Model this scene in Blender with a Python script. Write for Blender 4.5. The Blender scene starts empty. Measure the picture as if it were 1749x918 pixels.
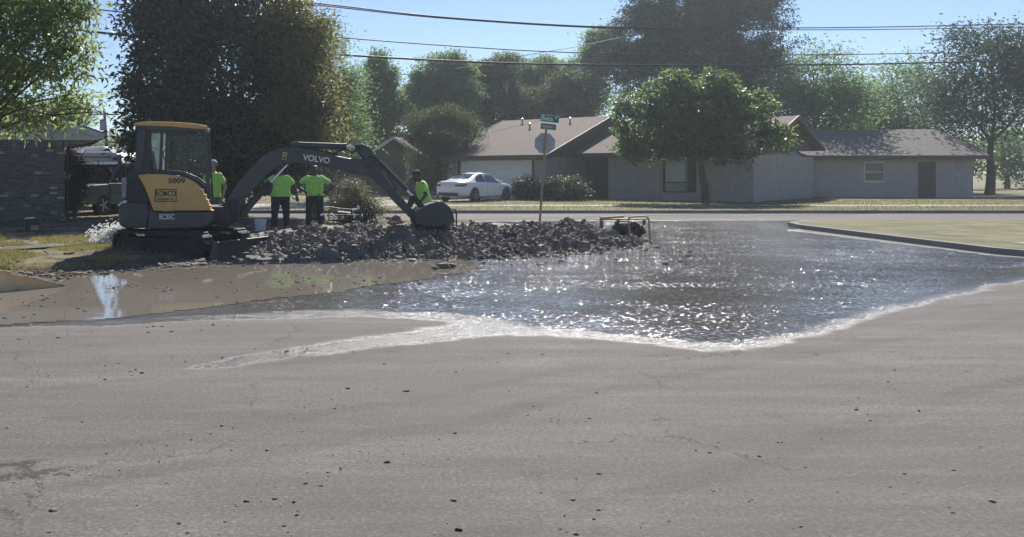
import bpy, bmesh, math, random
import numpy as np
from mathutils import Vector, Matrix, noise
from math import sin, cos, pi, radians as R

SC = bpy.context.scene
COL = SC.collection
random.seed(7)
rng = np.random.default_rng(7)

# ------------------------------------------------------------------ camera
EYE, FPX, HOR = 1.61, 1500.0, 293.0          # eye height (m), focal length and horizon row in photo pixels
cam_d = bpy.data.cameras.new('camera')
cam_d.sensor_fit = 'HORIZONTAL'
cam_d.sensor_width = 36.0
cam_d.lens = FPX / 1749.0 * 36.0
cam_d.shift_x = (1749 / 2 - 600) / 1749.0
cam_d.shift_y = -(918 / 2 - HOR) / 1749.0
cam_d.clip_start = 0.1
cam_d.clip_end = 3000
cam = bpy.data.objects.new('camera', cam_d)
cam.location = (0, 0, EYE)
cam.rotation_euler = (pi / 2, 0, 0)
COL.objects.link(cam)
SC.camera = cam

# ------------------------------------------------------------------ sky, sun, exposure
SUN_EL, SUN_AZ = R(42), R(15)                # azimuth clockwise from the viewing direction (+Y)
w = bpy.data.worlds.new('World')
SC.world = w
w.use_nodes = True
wn = w.node_tree
sky = wn.nodes.new('ShaderNodeTexSky')
sky.sky_type = 'NISHITA'
sky.sun_disc = False
sky.sun_elevation = SUN_EL
sky.sun_rotation = SUN_AZ
sky.air_density = 1.0
sky.dust_density = 0.2
sky.ozone_density = 2.5
bg = wn.nodes['Background']
bg.inputs['Strength'].default_value = 0.068
tint = wn.nodes.new('ShaderNodeMixRGB')
tint.blend_type = 'MULTIPLY'
tint.inputs['Fac'].default_value = 1.0
tint.inputs['Color2'].default_value = (0.86, 0.93, 1.10, 1)
wn.links.new(sky.outputs['Color'], tint.inputs['Color1'])
wn.links.new(tint.outputs['Color'], bg.inputs['Color'])
sd = bpy.data.lights.new('sun', 'SUN')
sd.energy = 4.4
sd.angle = R(0.53)
sd.color = (1.0, 0.95, 0.87)
so = bpy.data.objects.new('sun', sd)
sv = Vector((sin(SUN_AZ) * cos(SUN_EL), cos(SUN_AZ) * cos(SUN_EL), sin(SUN_EL)))
so.rotation_euler = sv.to_track_quat('Z', 'Y').to_euler()
so.location = sv * 100
COL.objects.link(so)
vs = SC.view_settings
vs.view_transform = 'Standard'
vs.look = 'None'
vs.exposure = 0.65
vs.gamma = 1.0
vs.use_curve_mapping = False
SC.cycles.use_denoising = True
SC.cycles.max_bounces = 8
SC.cycles.transparent_max_bounces = 12
SC.cycles.sample_clamp_indirect = 6.0


# ------------------------------------------------------------------ helpers
def gnd(px, py):
    """photo pixel on the level ground -> world x, y"""
    d = EYE * FPX / (py - HOR)
    return ((px - 600) / FPX * d, d)


def at(px, py, d):
    """photo pixel at distance d -> world point"""
    return Vector(((px - 600) / FPX * d, d, EYE - (py - HOR) * d / FPX))


def tag(o, label=None, cat=None, group=None, kind=None):
    if label: o['label'] = label
    if cat: o['category'] = cat
    if group: o['group'] = group
    if kind: o['kind'] = kind
    return o


def thing(name, label, cat, loc=(0, 0, 0), rz=0.0, group=None):
    o = bpy.data.objects.new(name, None)
    o.empty_display_size = 0.2
    COL.objects.link(o)
    o.location = loc
    o.rotation_euler = (0, 0, rz)
    return tag(o, label, cat, group)


def link(name, me, mat=None, parent=None, loc=None, rot=None):
    o = bpy.data.objects.new(name, me)
    COL.objects.link(o)
    if mat is not None and not me.materials:
        me.materials.append(mat)
    if parent is not None:
        o.parent = parent
    if loc is not None: o.location = loc
    if rot is not None: o.rotation_euler = rot
    return o


def copy_tree(o, parent=None):
    c = o.copy()
    COL.objects.link(c)
    if parent is not None:
        c.parent = parent
    for ch in list(o.children):
        copy_tree(ch, c)
    return c


class MB:
    """collects simple solids and links them as one mesh object"""
    def __init__(s):
        s.v, s.f = [], []

    def add(s, vs_, fs_):
        k = len(s.v)
        s.v += [tuple(p) for p in vs_]
        s.f += [tuple(i + k for i in q) for q in fs_]
        return s

    def box(s, c, size, rot=None):
        hx, hy, hz = size[0] / 2, size[1] / 2, size[2] / 2
        pts = [Vector((x * hx, y * hy, z * hz)) for x in (-1, 1) for y in (-1, 1) for z in (-1, 1)]
        if rot is not None:
            m = rot if isinstance(rot, Matrix) else Matrix.Rotation(rot, 3, 'Z')
            pts = [m @ p for p in pts]
        c = Vector(c)
        return s.add([p + c for p in pts],
                     [(0, 1, 3, 2), (4, 6, 7, 5), (0, 4, 5, 1), (2, 3, 7, 6), (0, 2, 6, 4), (1, 5, 7, 3)])

    def box2(s, a, b):
        return s.box([(a[i] + b[i]) / 2 for i in range(3)], [abs(b[i] - a[i]) for i in range(3)])

    def bar(s, a, b, w_, h_, up=(0, 0, 1)):
        a, b = Vector(a), Vector(b)
        x = (b - a)
        L = x.length
        x.normalize()
        z = Vector(up)
        if abs(x.dot(z)) > 0.99: z = Vector((0, 1, 0))
        y = z.cross(x).normalized()
        z = x.cross(y)
        m = Matrix((x, y, z)).transposed()
        return s.box((a + b) / 2, (L, w_, h_), m)

    def prism(s, prof, y0, y1, axis='y'):
        """closed 2-D outline (x, z) pulled from y0 to y1"""
        n = len(prof)
        P = (lambda p, q: (p[0], q, p[1])) if axis == 'y' else (lambda p, q: (q, p[0], p[1])) if axis == 'x' else (lambda p, q: (p[0], p[1], q))
        s.add([P(p, y0) for p in prof] + [P(p, y1) for p in prof],
              [tuple(range(n))[::-1], tuple(range(n, 2 * n))] +
              [(i, (i + 1) % n, n + (i + 1) % n, n + i) for i in range(n)])
        return s

    def tube(s, pts, r, n=8, caps=True):
        pts = [Vector(p) for p in pts]
        m = len(pts)
        rs = r if isinstance(r, (list, tuple)) else [r] * m
        vs_, fs_ = [], []
        up = None
        for i, p in enumerate(pts):
            t = (pts[min(i + 1, m - 1)] - pts[max(i - 1, 0)])
            if t.length < 1e-9: t = Vector((0, 0, 1))
            t.normalize()
            if up is None:
                up = Vector((0, 0, 1)) if abs(t.z) < 0.9 else Vector((1, 0, 0))
            a = up.cross(t)
            if a.length < 1e-6: a = Vector((1, 0, 0)).cross(t)
            a.normalize()
            b = t.cross(a)
            up = b
            for k in range(n):
                th = 2 * pi * k / n
                vs_.append(p + (a * cos(th) + b * sin(th)) * rs[i])
        for i in range(m - 1):
            for k in range(n):
                fs_.append((i * n + k, i * n + (k + 1) % n, (i + 1) * n + (k + 1) % n, (i + 1) * n + k))
        if caps:
            fs_.append(tuple(range(n))[::-1])
            fs_.append(tuple((m - 1) * n + k for k in range(n)))
        return s.add(vs_, fs_)

    def cyl(s, a, b, r, n=14):
        return s.tube([a, b], r, n)

    def lathe(s, prof, axis='z', n=20, c=(0, 0, 0)):
        """(radius, height) outline turned about an axis"""
        vs_, fs_ = [], []
        for r, h in prof:
            for k in range(n):
                t = 2 * pi * k / n
                x, y = r * cos(t), r * sin(t)
                p = (x, y, h) if axis == 'z' else (x, h, y) if axis == 'y' else (h, x, y)
                vs_.append((p[0] + c[0], p[1] + c[1], p[2] + c[2]))
        for i in range(len(prof) - 1):
            for k in range(n):
                fs_.append((i * n + k, i * n + (k + 1) % n, (i + 1) * n + (k + 1) % n, (i + 1) * n + k))
        fs_.append(tuple(range(n))[::-1])
        fs_.append(tuple((len(prof) - 1) * n + k for k in range(n)))
        return s.add(vs_, fs_)

    def ball(s, c, r, nu=10, nv=7):
        r = r if isinstance(r, (list, tuple, Vector)) else (r, r, r)
        vs_ = [(c[0], c[1], c[2] - r[2])]
        fs_ = []
        for j in range(1, nv):
            ph = -pi / 2 + pi * j / nv
            for i in range(nu):
                th = 2 * pi * i / nu
                vs_.append((c[0] + r[0] * cos(ph) * cos(th), c[1] + r[1] * cos(ph) * sin(th), c[2] + r[2] * sin(ph)))
        vs_.append((c[0], c[1], c[2] + r[2]))
        for i in range(nu):
            fs_.append((0, 1 + (i + 1) % nu, 1 + i))
            for j in range(nv - 2):
                a = 1 + j * nu
                fs_.append((a + i, a + (i + 1) % nu, a + nu + (i + 1) % nu, a + nu + i))
            a = 1 + (nv - 2) * nu
            fs_.append((a + i, a + (i + 1) % nu, len(vs_) - 1))
        return s.add(vs_, fs_)

    def capsule(s, a, b, r0, r1, n=10):
        a, b = Vector(a), Vector(b)
        t = (b - a)
        L = max(t.length, 1e-6)
        t = t / L
        pts, rs = [], []
        for k in range(4):
            th = pi / 2 * (1 - k / 3)
            pts.append(a - t * r0 * sin(th)); rs.append(max(r0 * cos(th), 0.001))
        for k in range(4):
            th = pi / 2 * k / 3
            pts.append(b + t * r1 * sin(th)); rs.append(max(r1 * cos(th), 0.001))
        return s.tube(pts, rs, n)

    def build(s, name, mat=None, parent=None, smooth=False, bevel=0, loc=None, rot=None, seg=2):
        me = bpy.data.meshes.new(name)
        me.from_pydata(s.v, [], s.f)
        bm = bmesh.new()
        bm.from_mesh(me)
        bmesh.ops.recalc_face_normals(bm, faces=bm.faces)
        bm.to_mesh(me)
        bm.free()
        if smooth is True:
            me.polygons.foreach_set('use_smooth', [True] * len(me.polygons))
        elif smooth:
            me.polygons.foreach_set('use_smooth', [True] * len(me.polygons))
            me.set_sharp_from_angle(angle=R(smooth))
        o = link(name, me, mat, parent, loc, rot)
        if bevel:
            b = o.modifiers.new('bevel', 'BEVEL')
            b.width = bevel
            b.segments = seg
            b.limit_method = 'ANGLE'
            b.angle_limit = R(35)
            b.harden_normals = False
        return o


def np_mesh(name, V, F, mat=None, parent=None, smooth=False):
    """fast mesh from numpy arrays (all faces with the same corner count)"""
    me = bpy.data.meshes.new(name)
    nv, nf, k = len(V), len(F), F.shape[1]
    me.vertices.add(nv)
    me.vertices.foreach_set('co', np.ascontiguousarray(V, dtype=np.float32).ravel())
    me.loops.add(nf * k)
    me.loops.foreach_set('vertex_index', np.ascontiguousarray(F, dtype=np.int32).ravel())
    me.polygons.add(nf)
    me.polygons.foreach_set('loop_start', np.arange(0, nf * k, k, dtype=np.int32))
    try:
        me.polygons.foreach_set('loop_total', np.full(nf, k, dtype=np.int32))
    except Exception:
        pass
    if smooth:
        me.polygons.foreach_set('use_smooth', np.ones(nf, dtype=bool))
    me.update(calc_edges=True)
    me.validate()
    return link(name, me, mat, parent)


def grid_mesh(name, xs, ys, Z, mat, smooth=True, attrs=None):
    nx, ny = len(xs), len(ys)
    X, Y = np.meshgrid(xs, ys)
    V = np.stack([X.ravel(), Y.ravel(), Z.ravel()], 1)
    i = np.arange((ny - 1) * nx).reshape(ny - 1, nx)[:, :-1].ravel()
    F = np.stack([i, i + 1, i + 1 + nx, i + nx], 1)
    o = np_mesh(name, V, F, mat, None, smooth)
    for k, a in (attrs or {}).items():
        at_ = o.data.attributes.new(k, 'FLOAT', 'POINT')
        at_.data.foreach_set('value', a.ravel().astype(np.float32))
    return o


def sheet(name, pts, z, mat, parent=None):
    me = bpy.data.meshes.new(name)
    me.from_pydata([(p[0], p[1], z) for p in pts], [], [tuple(range(len(pts)))])
    bm = bmesh.new(); bm.from_mesh(me)
    for f in bm.faces:
        if f.normal.z < 0: f.normal_flip()
    bmesh.ops.triangulate(bm, faces=bm.faces)
    bm.to_mesh(me); bm.free()
    return link(name, me, mat, parent)


def sdf(X, Y, poly):
    """signed distance to a closed polygon, positive inside (numpy)"""
    P = np.array(poly, float)
    Q = np.roll(P, -1, 0)
    best = np.full(X.shape, 1e9)
    inside = np.zeros(X.shape, bool)
    for (ax, ay), (bx, by) in zip(P, Q):
        dx, dy = bx - ax, by - ay
        t = np.clip(((X - ax) * dx + (Y - ay) * dy) / (dx * dx + dy * dy + 1e-12), 0, 1)
        best = np.minimum(best, np.hypot(X - ax - t * dx, Y - ay - t * dy))
        c = ((ay > Y) != (by > Y)) & (X < (bx - ax) * (Y - ay) / (by - ay + 1e-12) + ax)
        inside ^= c
    return np.where(inside, best, -best)


def sstep(a, b, x):
    t = np.clip((x - a) / (b - a), 0, 1)
    return t * t * (3 - 2 * t)


def vnoise(X, Y, scale, seed=0.0, octaves=3):
    out = np.empty(X.shape)
    xf, yf, of = X.ravel(), Y.ravel(), out.ravel()
    fr = noise.fractal
    of[:] = [fr((a * scale + seed, b * scale - seed, seed * 1.7), 0.9, 2.1, octaves) for a, b in zip(xf.tolist(), yf.tolist())]
    return of.reshape(X.shape)


# ------------------------------------------------------------------ materials
class NT:
    def __init__(s, name):
        s.m = bpy.data.materials.new(name)
        s.m.use_nodes = True
        s.t = s.m.node_tree
        s.t.nodes.clear()
        s.out = s.t.nodes.new('ShaderNodeOutputMaterial')

    def n(s, typ, ins=None, **props):
        nd = s.t.nodes.new('ShaderNode' + typ)
        for k, v in props.items():
            setattr(nd, k, v)
        for k, v in (ins or {}).items():
            if hasattr(v, 'is_output') or isinstance(v, bpy.types.NodeSocket):
                s.t.links.new(v, nd.inputs[k])
            else:
                nd.inputs[k].default_value = v
        return nd

    def pos(s):
        if not hasattr(s, '_p'):
            s._p = s.n('TexCoord').outputs['Object']
        return s._p

    def noise(s, scale, detail=4, rough=0.55, vec=None, dist=0.0):
        return s.n('TexNoise', {'Vector': vec or s.pos(), 'Scale': scale, 'Detail': detail, 'Roughness': rough, 'Distortion': dist}).outputs['Fac']

    def ramp(s, fac, stops, interp='LINEAR'):
        nd = s.n('ValToRGB', {'Fac': fac})
        cr = nd.color_ramp
        cr.interpolation = interp
        while len(cr.elements) < len(stops): cr.elements.new(0.5)
        for e, (p, c) in zip(cr.elements, stops):
            e.position = p
            e.color = (*c, 1) if len(c) == 3 else c
        return nd.outputs['Color']

    def val(s, fac, a, b, lo=0.0, hi=1.0):
        nd = s.n('MapRange', {'Value': fac, 'From Min': a, 'From Max': b, 'To Min': lo, 'To Max': hi})
        return nd.outputs['Result']

    def mix(s, f, a, b, mode='MIX'):
        nd = s.n('MixRGB', {'Fac': f, 'Color1': a, 'Color2': b}, blend_type=mode)
        return nd.outputs['Color']

    def math(s, op, a, b=0.0):
        nd = s.n('Math', {0: a, 1: b}, operation=op)
        return nd.outputs[0]

    def bump(s, h, strength=0.3, dist=0.01, prev=None):
        ins = {'Height': h, 'Strength': strength, 'Distance': dist}
        if prev: ins['Normal'] = prev
        return s.n('Bump', ins).outputs['Normal']

    def pbr(s, color, rough=0.6, normal=None, **kw):
        ins = {'Base Color': color, 'Roughness': rough}
        if normal is not None: ins['Normal'] = normal
        ins.update({k.replace('_', ' '): v for k, v in kw.items()})
        p = s.n('BsdfPrincipled', ins)
        s.t.links.new(p.outputs[0], s.out.inputs['Surface'])
        return s.m


def c4(c): return (c[0], c[1], c[2], 1)


def simple(name, col, rough=0.55, metal=0.0, var=0.25, scale=6.0, bump=0.0, dirt=None, dirt_amt=0.5, spec=0.5, bscale=40):
    """paint, cloth, rubber, steel: base colour broken by grain and wear"""
    t = NT(name)
    n1 = t.noise(scale, 5, 0.6)
    a = tuple(max(0, x * (1 - var)) for x in col)
    b = tuple(min(1, x * (1 + var)) for x in col)
    c = t.ramp(n1, [(0.3, a), (0.7, b)])
    if dirt:
        d = t.noise(scale * 0.35 + 0.8, 7, 0.68)
        c = t.mix(t.val(d, 0.52, 0.72, 0, dirt_amt), c, c4(dirt))
    nrm = t.bump(t.noise(bscale, 4), bump, 0.01) if bump else None
    rv = t.val(t.noise(scale * 1.7, 4), 0.3, 0.7, max(0.02, rough - 0.1), min(1, rough + 0.1))
    kw = {'Metallic': metal, 'Specular_IOR_Level': spec}
    return t.pbr(c, rv, nrm, **kw)


def leaf_mat(name, lo, hi, trans=0.45, trans_col=(0.2, 0.3, 0.05), gloss=0.25, rough=0.45):
    t = NT(name)
    g = t.n('NewGeometry')
    rnd = g.outputs['Random Per Island']
    big = t.noise(0.6, 2)
    f = t.math('ADD', t.math('MULTIPLY', rnd, 0.7), t.math('MULTIPLY', big, 0.5))
    col = t.ramp(f, [(0.15, lo), (0.95, hi)])
    d = t.n('BsdfPrincipled', {'Base Color': col, 'Roughness': rough, 'Specular IOR Level': gloss})
    tc = t.mix(0.5, col, c4(trans_col))
    tr = t.n('BsdfTranslucent', {'Color': t.mix(1.0, tc, (1.6, 1.6, 1.6, 1), 'MULTIPLY')})
    mx = t.n('MixShader', {0: trans, 1: d.outputs[0], 2: tr.outputs[0]})
    t.t.links.new(mx.outputs[0], t.out.inputs['Surface'])
    return t.m


def bark_mat(name, col):
    t = NT(name)
    mp = t.n('Mapping', {'Vector': t.pos(), 'Scale': (6, 6, 1.2)}).outputs[0]
    n1 = t.noise(2.5, 6, 0.65, mp)
    c = t.ramp(n1, [(0.3, tuple(x * 0.5 for x in col)), (0.7, tuple(x * 1.3 for x in col))])
    return t.pbr(c, 0.85, t.bump(n1, 0.7, 0.03))


def asphalt_wet():
    t = NT('road')
    p = t.pos()
    attr = t.n('Attribute', attribute_name='wet').outputs['Fac']          # signed distance into the flooded area, metres
    edge = t.math('ADD', t.math('MULTIPLY', t.math('SUBTRACT', t.noise(1.4, 6, 0.65), 0.5), 0.55),
                  t.math('MULTIPLY', t.math('SUBTRACT', t.noise(9.0, 4, 0.7), 0.5), 0.22))
    s_ = t.math('ADD', attr, edge)
    damp = t.val(s_, -0.10, 0.03)
    flood = t.val(t.math('ADD', s_, t.val(t.n('SeparateXYZ', {0: p}).outputs[0], 1.5, 4.5, 0.0, 0.28)), 0.32, 0.64)
    # dry, dusty, mud-tracked asphalt
    streak_v = t.n('Mapping', {'Vector': p, 'Rotation': (0, 0, R(-14)), 'Scale': (0.35, 2.6, 1)}).outputs[0]
    st = t.noise(1.0, 6, 0.6, streak_v)
    big = t.noise(0.45, 4, 0.6)
    grain = t.noise(160, 3, 0.8)
    mid = t.noise(13, 6, 0.75)
    peb = t.noise(42, 4, 0.75)
    fld = t.noise(0.22, 3, 0.5)
    spk = t.n('TexVoronoi', {'Vector': p, 'Scale': 70.0}, feature='F1').outputs['Distance']
    dry = t.ramp(st, [(0.28, (0.150, 0.131, 0.115)), (0.52, (0.215, 0.193, 0.172)), (0.75, (0.300, 0.272, 0.246))])
    dry = t.mix(t.val(big, 0.35, 0.7, 0, 0.45), dry, (0.125, 0.112, 0.104, 1))
    dry = t.mix(t.val(grain, 0.42, 0.62, 0, 0.35), dry, (0.085, 0.078, 0.072, 1))
    dry = t.mix(t.val(spk, 0.0, 0.16, 0.35, 0.0), dry, (0.28, 0.26, 0.24, 1))
    dry = t.mix(t.val(mid, 0.40, 0.60, 0.38, 0.0), dry, (0.120, 0.105, 0.092, 1))
    trk = t.noise(1.0, 5, 0.7, t.n('Mapping', {'Vector': p, 'Rotation': (0, 0, R(-9)), 'Scale': (0.9, 3.6, 1)}).outputs[0])
    dry = t.mix(t.val(trk, 0.54, 0.70, 0, 0.45), dry, (0.11, 0.092, 0.078, 1))
    dry = t.mix(t.val(trk, 0.46, 0.32, 0, 0.22), dry, (0.33, 0.31, 0.285, 1))
    dry = t.mix(t.val(peb, 0.40, 0.56, 0.55, 0.0), dry, (0.085, 0.075, 0.068, 1))
    dry = t.mix(t.val(peb, 0.58, 0.68, 0.0, 0.45), dry, (0.40, 0.375, 0.345, 1))
    dry = t.mix(t.val(fld, 0.45, 0.62, 0, 0.35), dry, (0.13, 0.118, 0.108, 1))
    # tyre paths along the lane
    sx = t.n('SeparateXYZ', {0: p})
    lane = t.math('ADD', t.math('MULTIPLY', sx.outputs[0], -sin(R(31))), t.math('MULTIPLY', sx.outputs[1], cos(R(31))))
    lane = t.math('ADD', lane, t.math('MULTIPLY', t.math('SUBTRACT', t.noise(0.25, 2), 0.5), 0.7))
    brk = t.val(t.noise(1.0, 5, 0.7, t.n('Mapping', {'Vector': p, 'Rotation': (0, 0, R(-31)), 'Scale': (0.35, 3.0, 1)}).outputs[0]), 0.36, 0.62, 0.0, 1.0)
    for v0, wd_, amt in ((3.05, 0.13, 0.34), (4.55, 0.14, 0.38), (5.15, 0.10, 0.26), (6.65, 0.11, 0.28), (1.3, 0.16, 0.24), (-0.25, 0.16, 0.26)):
        dd = t.math('ABSOLUTE', t.math('SUBTRACT', lane, v0))
        dry = t.mix(t.math('MULTIPLY', t.val(dd, wd_, wd_ * 0.45, 0.0, amt), brk), dry, (0.070, 0.060, 0.052, 1))
    oil = t.noise(0.75, 4, 0.6, t.n('Mapping', {'Vector': p, 'Location': (3.3, 1.7, 0)}).outputs[0])
    dry = t.mix(t.val(oil, 0.64, 0.72, 0, 0.42), dry, (0.065, 0.058, 0.052, 1))
    # hairline cracks
    wv = t.n('VectorMath', {0: p, 1: t.n('CombineXYZ', {'X': t.noise(1.3, 6, 0.7), 'Y': t.noise(1.6, 6, 0.7), 'Z': 0.0}).outputs[0]}, operation='ADD').outputs[0]
    cr = t.n('TexVoronoi', {'Vector': wv, 'Scale': 0.30}, feature='DISTANCE_TO_EDGE').outputs['Distance']
    crk = t.math('MULTIPLY', t.val(cr, 0.0012, 0.0035, 1.0, 0.0), t.val(t.noise(0.8, 3), 0.47, 0.56, 0.0, 0.8))
    dry = t.mix(crk, dry, (0.045, 0.04, 0.036, 1))
    pits = t.noise(22, 5, 0.75)
    dry = t.mix(t.val(pits, 0.64, 0.70, 0, 0.8), dry, (0.045, 0.038, 0.032, 1))
    # flooded: thin silty moving water with painted pale sky sheen over the same surface
    silt_sheen = t.noise(0.33, 5, 0.6)
    wetc = t.ramp(silt_sheen, [(0.38, (0.165, 0.168, 0.172)), (0.56, (0.110, 0.100, 0.090)), (0.68, (0.105, 0.085, 0.064))])  # pale grey end is painted sky reflection, brown end is silt
    dampc = t.mix(0.62, dry, (0.03, 0.028, 0.026, 1))
    col = t.mix(damp, dry, dampc)
    col = t.mix(flood, col, wetc)
    rough = t.math('ADD', t.math('MULTIPLY', damp, -0.66), 0.86)
    rough = t.n('MixRGB', {'Fac': flood, 'Color1': t.n('CombineXYZ', {'X': rough, 'Y': rough, 'Z': rough}).outputs[0], 'Color2': (0.09, 0.09, 0.09, 1)}).outputs[0]
    # relief: aggregate when dry or damp, ripples when flooded
    gb = t.math('ADD', t.math('MULTIPLY', grain, 0.5), t.math('MULTIPLY', t.noise(60, 4, 0.7), 1.0))
    n_dry = t.bump(gb, 0.75, 0.006)
    mp = t.n('Mapping', {'Vector': p, 'Rotation': (0, 0, R(12)), 'Scale': (0.45, 1.0, 1)}).outputs[0]
    turb = t.val(t.noise(1.0, 5, 0.65, t.n('Mapping', {'Vector': p, 'Rotation': (0, 0, R(8)), 'Scale': (0.22, 0.75, 1)}).outputs[0]), 0.40, 0.62, 0.0, 1.0)
    slope = t.n('VectorMath', {0: t.n('TexNoise', {'Vector': mp, 'Scale': 40.0, 'Detail': 2.0, 'Roughness': 0.6}).outputs['Color'], 1: (0.5, 0.5, 0.5)}, operation='SUBTRACT').outputs[0]
    slope2 = t.n('VectorMath', {0: t.n('TexNoise', {'Vector': mp, 'Scale': 2.4, 'Detail': 2.0, 'Roughness': 0.5}).outputs['Color'], 1: (0.5, 0.5, 0.5)}, operation='SUBTRACT').outputs[0]
    slope = t.n('VectorMath', {0: slope, 1: t.n('VectorMath', {0: slope2, 'Scale': 0.22}, operation='SCALE').outputs[0]}, operation='ADD').outputs[0]
    sy_ = t.n('SeparateXYZ', {0: p})
    turb = t.math('MINIMUM', t.math('ADD', turb, t.math('MULTIPLY', t.val(sy_.outputs[1], 12.5, 17.5, 0.0, 0.75), t.val(t.noise(0.55, 3), 0.36, 0.58, 0.25, 1.0))), 1.0)
    spike = t.val(t.noise(26.0, 2, 0.6, mp), 0.49, 0.60)
    amp = t.math('ADD', t.math('MULTIPLY', spike, t.math('ADD', t.math('MULTIPLY', turb, 2.9), 0.75)), t.math('ADD', t.math('MULTIPLY', turb, 0.5), 0.22))
    slope = t.n('VectorMath', {0: slope, 'Scale': amp}, operation='SCALE').outputs[0]
    n_wet = t.n('VectorMath', {0: t.n('VectorMath', {0: slope, 1: (1, 1, 0)}, operation='MULTIPLY').outputs[0], 1: (0, 0, 1)}, operation='ADD').outputs[0]
    # wet gravel: every grain tilts its own way
    gsl = t.n('VectorMath', {0: t.n('TexNoise', {'Vector': p, 'Scale': 78.0, 'Detail': 2.0, 'Roughness': 0.7}).outputs['Color'], 1: (0.5, 0.5, 0.5)}, operation='SUBTRACT').outputs[0]
    gsl = t.n('VectorMath', {0: gsl, 'Scale': t.math('MULTIPLY', damp, 1.8)}, operation='SCALE').outputs[0]
    n_damp = t.n('VectorMath', {0: t.n('VectorMath', {0: gsl, 1: (1, 1, 0)}, operation='MULTIPLY').outputs[0], 1: n_dry}, operation='ADD').outputs[0]
    nm = t.n('MixRGB', {'Fac': flood, 'Color1': n_damp, 'Color2': n_wet}).outputs[0]
    nm = t.n('VectorMath', {0: nm}, operation='NORMALIZE').outputs[0]
    spec = t.math('ADD', t.math('MULTIPLY', damp, 0.32), 0.28)
    return t.pbr(col, rough, nm, Specular_IOR_Level=spec, IOR=1.45)


def water_mat():
    t = NT('puddle_water')
    p = t.pos()
    c = t.ramp(t.noise(0.5, 4, 0.6), [(0.3, (0.200, 0.172, 0.140)), (0.7, (0.230, 0.200, 0.165))])
    mp = t.n('Mapping', {'Vector': p, 'Scale': (1.0, 3.0, 1)}).outputs[0]
    h = t.math('ADD', t.noise(1.6, 3, 0.5, mp), t.math('MULTIPLY', t.noise(9, 2, 0.5, mp), 0.12))
    return t.pbr(c, 0.015, t.bump(h, 0.22, 0.005), IOR=1.42)


def yard_mat(name, green=0.5, mud=0.5, gscale=1.0, attr=False):
    t = NT(name)
    a = t.noise(0.7 * gscale, 6, 0.65)
    b = t.noise(3.5 * gscale, 6, 0.7)
    fine = t.noise(45, 4, 0.75)
    c = t.ramp(b, [(0.3, (0.17, 0.135, 0.065)), (0.5, (0.27, 0.215, 0.105)), (0.72, (0.34, 0.285, 0.155))])
    c = t.mix(t.val(a, 0.62 - 0.3 * green, 0.75 - 0.3 * green, 0, 0.85), c, t.ramp(fine, [(0.3, (0.075, 0.105, 0.03)), (0.7, (0.17, 0.19, 0.065))]))
    m2 = t.noise(0.9 * gscale, 6, 0.65, t.n('Mapping', {'Vector': t.pos(), 'Location': (7, 3, 0)}).outputs[0])
    c = t.mix(t.val(m2, 0.66 - 0.3 * mud, 0.72 - 0.3 * mud, 0, 0.9), c, t.ramp(b, [(0.3, (0.075, 0.058, 0.042)), (0.7, (0.16, 0.125, 0.09))]))
    c = t.mix(t.val(fine, 0.3, 0.7, 0.4, 0.0), c, (0.04, 0.033, 0.02, 1))
    rgh = 0.9
    if attr:
        ma = t.math('ADD', t.n('Attribute', attribute_name='mud').outputs['Fac'], t.math('MULTIPLY', t.math('SUBTRACT', b, 0.5), 0.8))
        mf = t.val(ma, 0.35, 0.65)
        c = t.mix(mf, c, t.ramp(b, [(0.3, (0.038, 0.031, 0.026)), (0.7, (0.092, 0.075, 0.061))]))
        rgh = t.val(t.math('MULTIPLY', mf, m2), 0.0, 0.6, 0.95, 0.6)
    return t.pbr(c, rgh, t.bump(t.math('ADD', fine, b), 0.8, 0.03))


def mud_mat(name, lo=(0.045, 0.038, 0.033), hi=(0.125, 0.108, 0.092), wet=0.5):
    t = NT(name)
    b = t.noise(3.0, 7, 0.7)
    f = t.noise(28, 5, 0.7)
    c = t.ramp(b, [(0.32, lo), (0.68, hi)])
    c = t.mix(t.val(f, 0.35, 0.65, 0.5, 0.0), c, c4(tuple(x * 0.6 for x in lo)))
    r = t.val(t.noise(2.2, 4, 0.6), 0.38, 0.62, 0.78 - 0.5 * wet, 0.85)
    return t.pbr(c, r, t.bump(t.math('ADD', f, t.math('MULTIPLY', t.noise(90, 3, 0.7), 0.4)), 0.8, 0.02), Specular_IOR_Level=0.4)


def concrete_mat(name, col=(0.42, 0.40, 0.36)):
    t = NT(name)
    n1 = t.noise(1.2, 6, 0.65)
    f = t.noise(60, 4, 0.7)
    c = t.ramp(n1, [(0.3, tuple(x * 0.72 for x in col)), (0.7, col)])
    c = t.mix(t.val(f, 0.4, 0.65, 0.3, 0), c, c4(tuple(x * 0.5 for x in col)))
    return t.pbr(c, 0.85, t.bump(f, 0.4, 0.005))


def shingle_mat(name, col=(0.17, 0.125, 0.105)):
    t = NT(name)
    p = t.pos()
    br = t.n('TexBrick', {'Vector': p, 'Color1': c4(tuple(x * 0.85 for x in col)), 'Color2': c4(tuple(x * 1.15 for x in col)),
                          'Mortar': c4(tuple(x * 0.55 for x in col)), 'Scale': 1.0, 'Mortar Size': 0.012, 'Brick Width': 0.32, 'Row Height': 0.14})
    n1 = t.noise(0.8, 5, 0.65)
    c = t.mix(t.val(n1, 0.35, 0.7, 0, 0.4), br.outputs['Color'], c4(tuple(x * 0.7 for x in col)))
    g = t.noise(120, 3, 0.8)
    c = t.mix(t.val(g, 0.35, 0.65, 0.35, 0), c, c4(tuple(x * 0.5 for x in col)))
    return t.pbr(c, 0.9, t.bump(t.math('ADD', br.outputs['Fac'], g), 0.5, 0.01))


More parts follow.
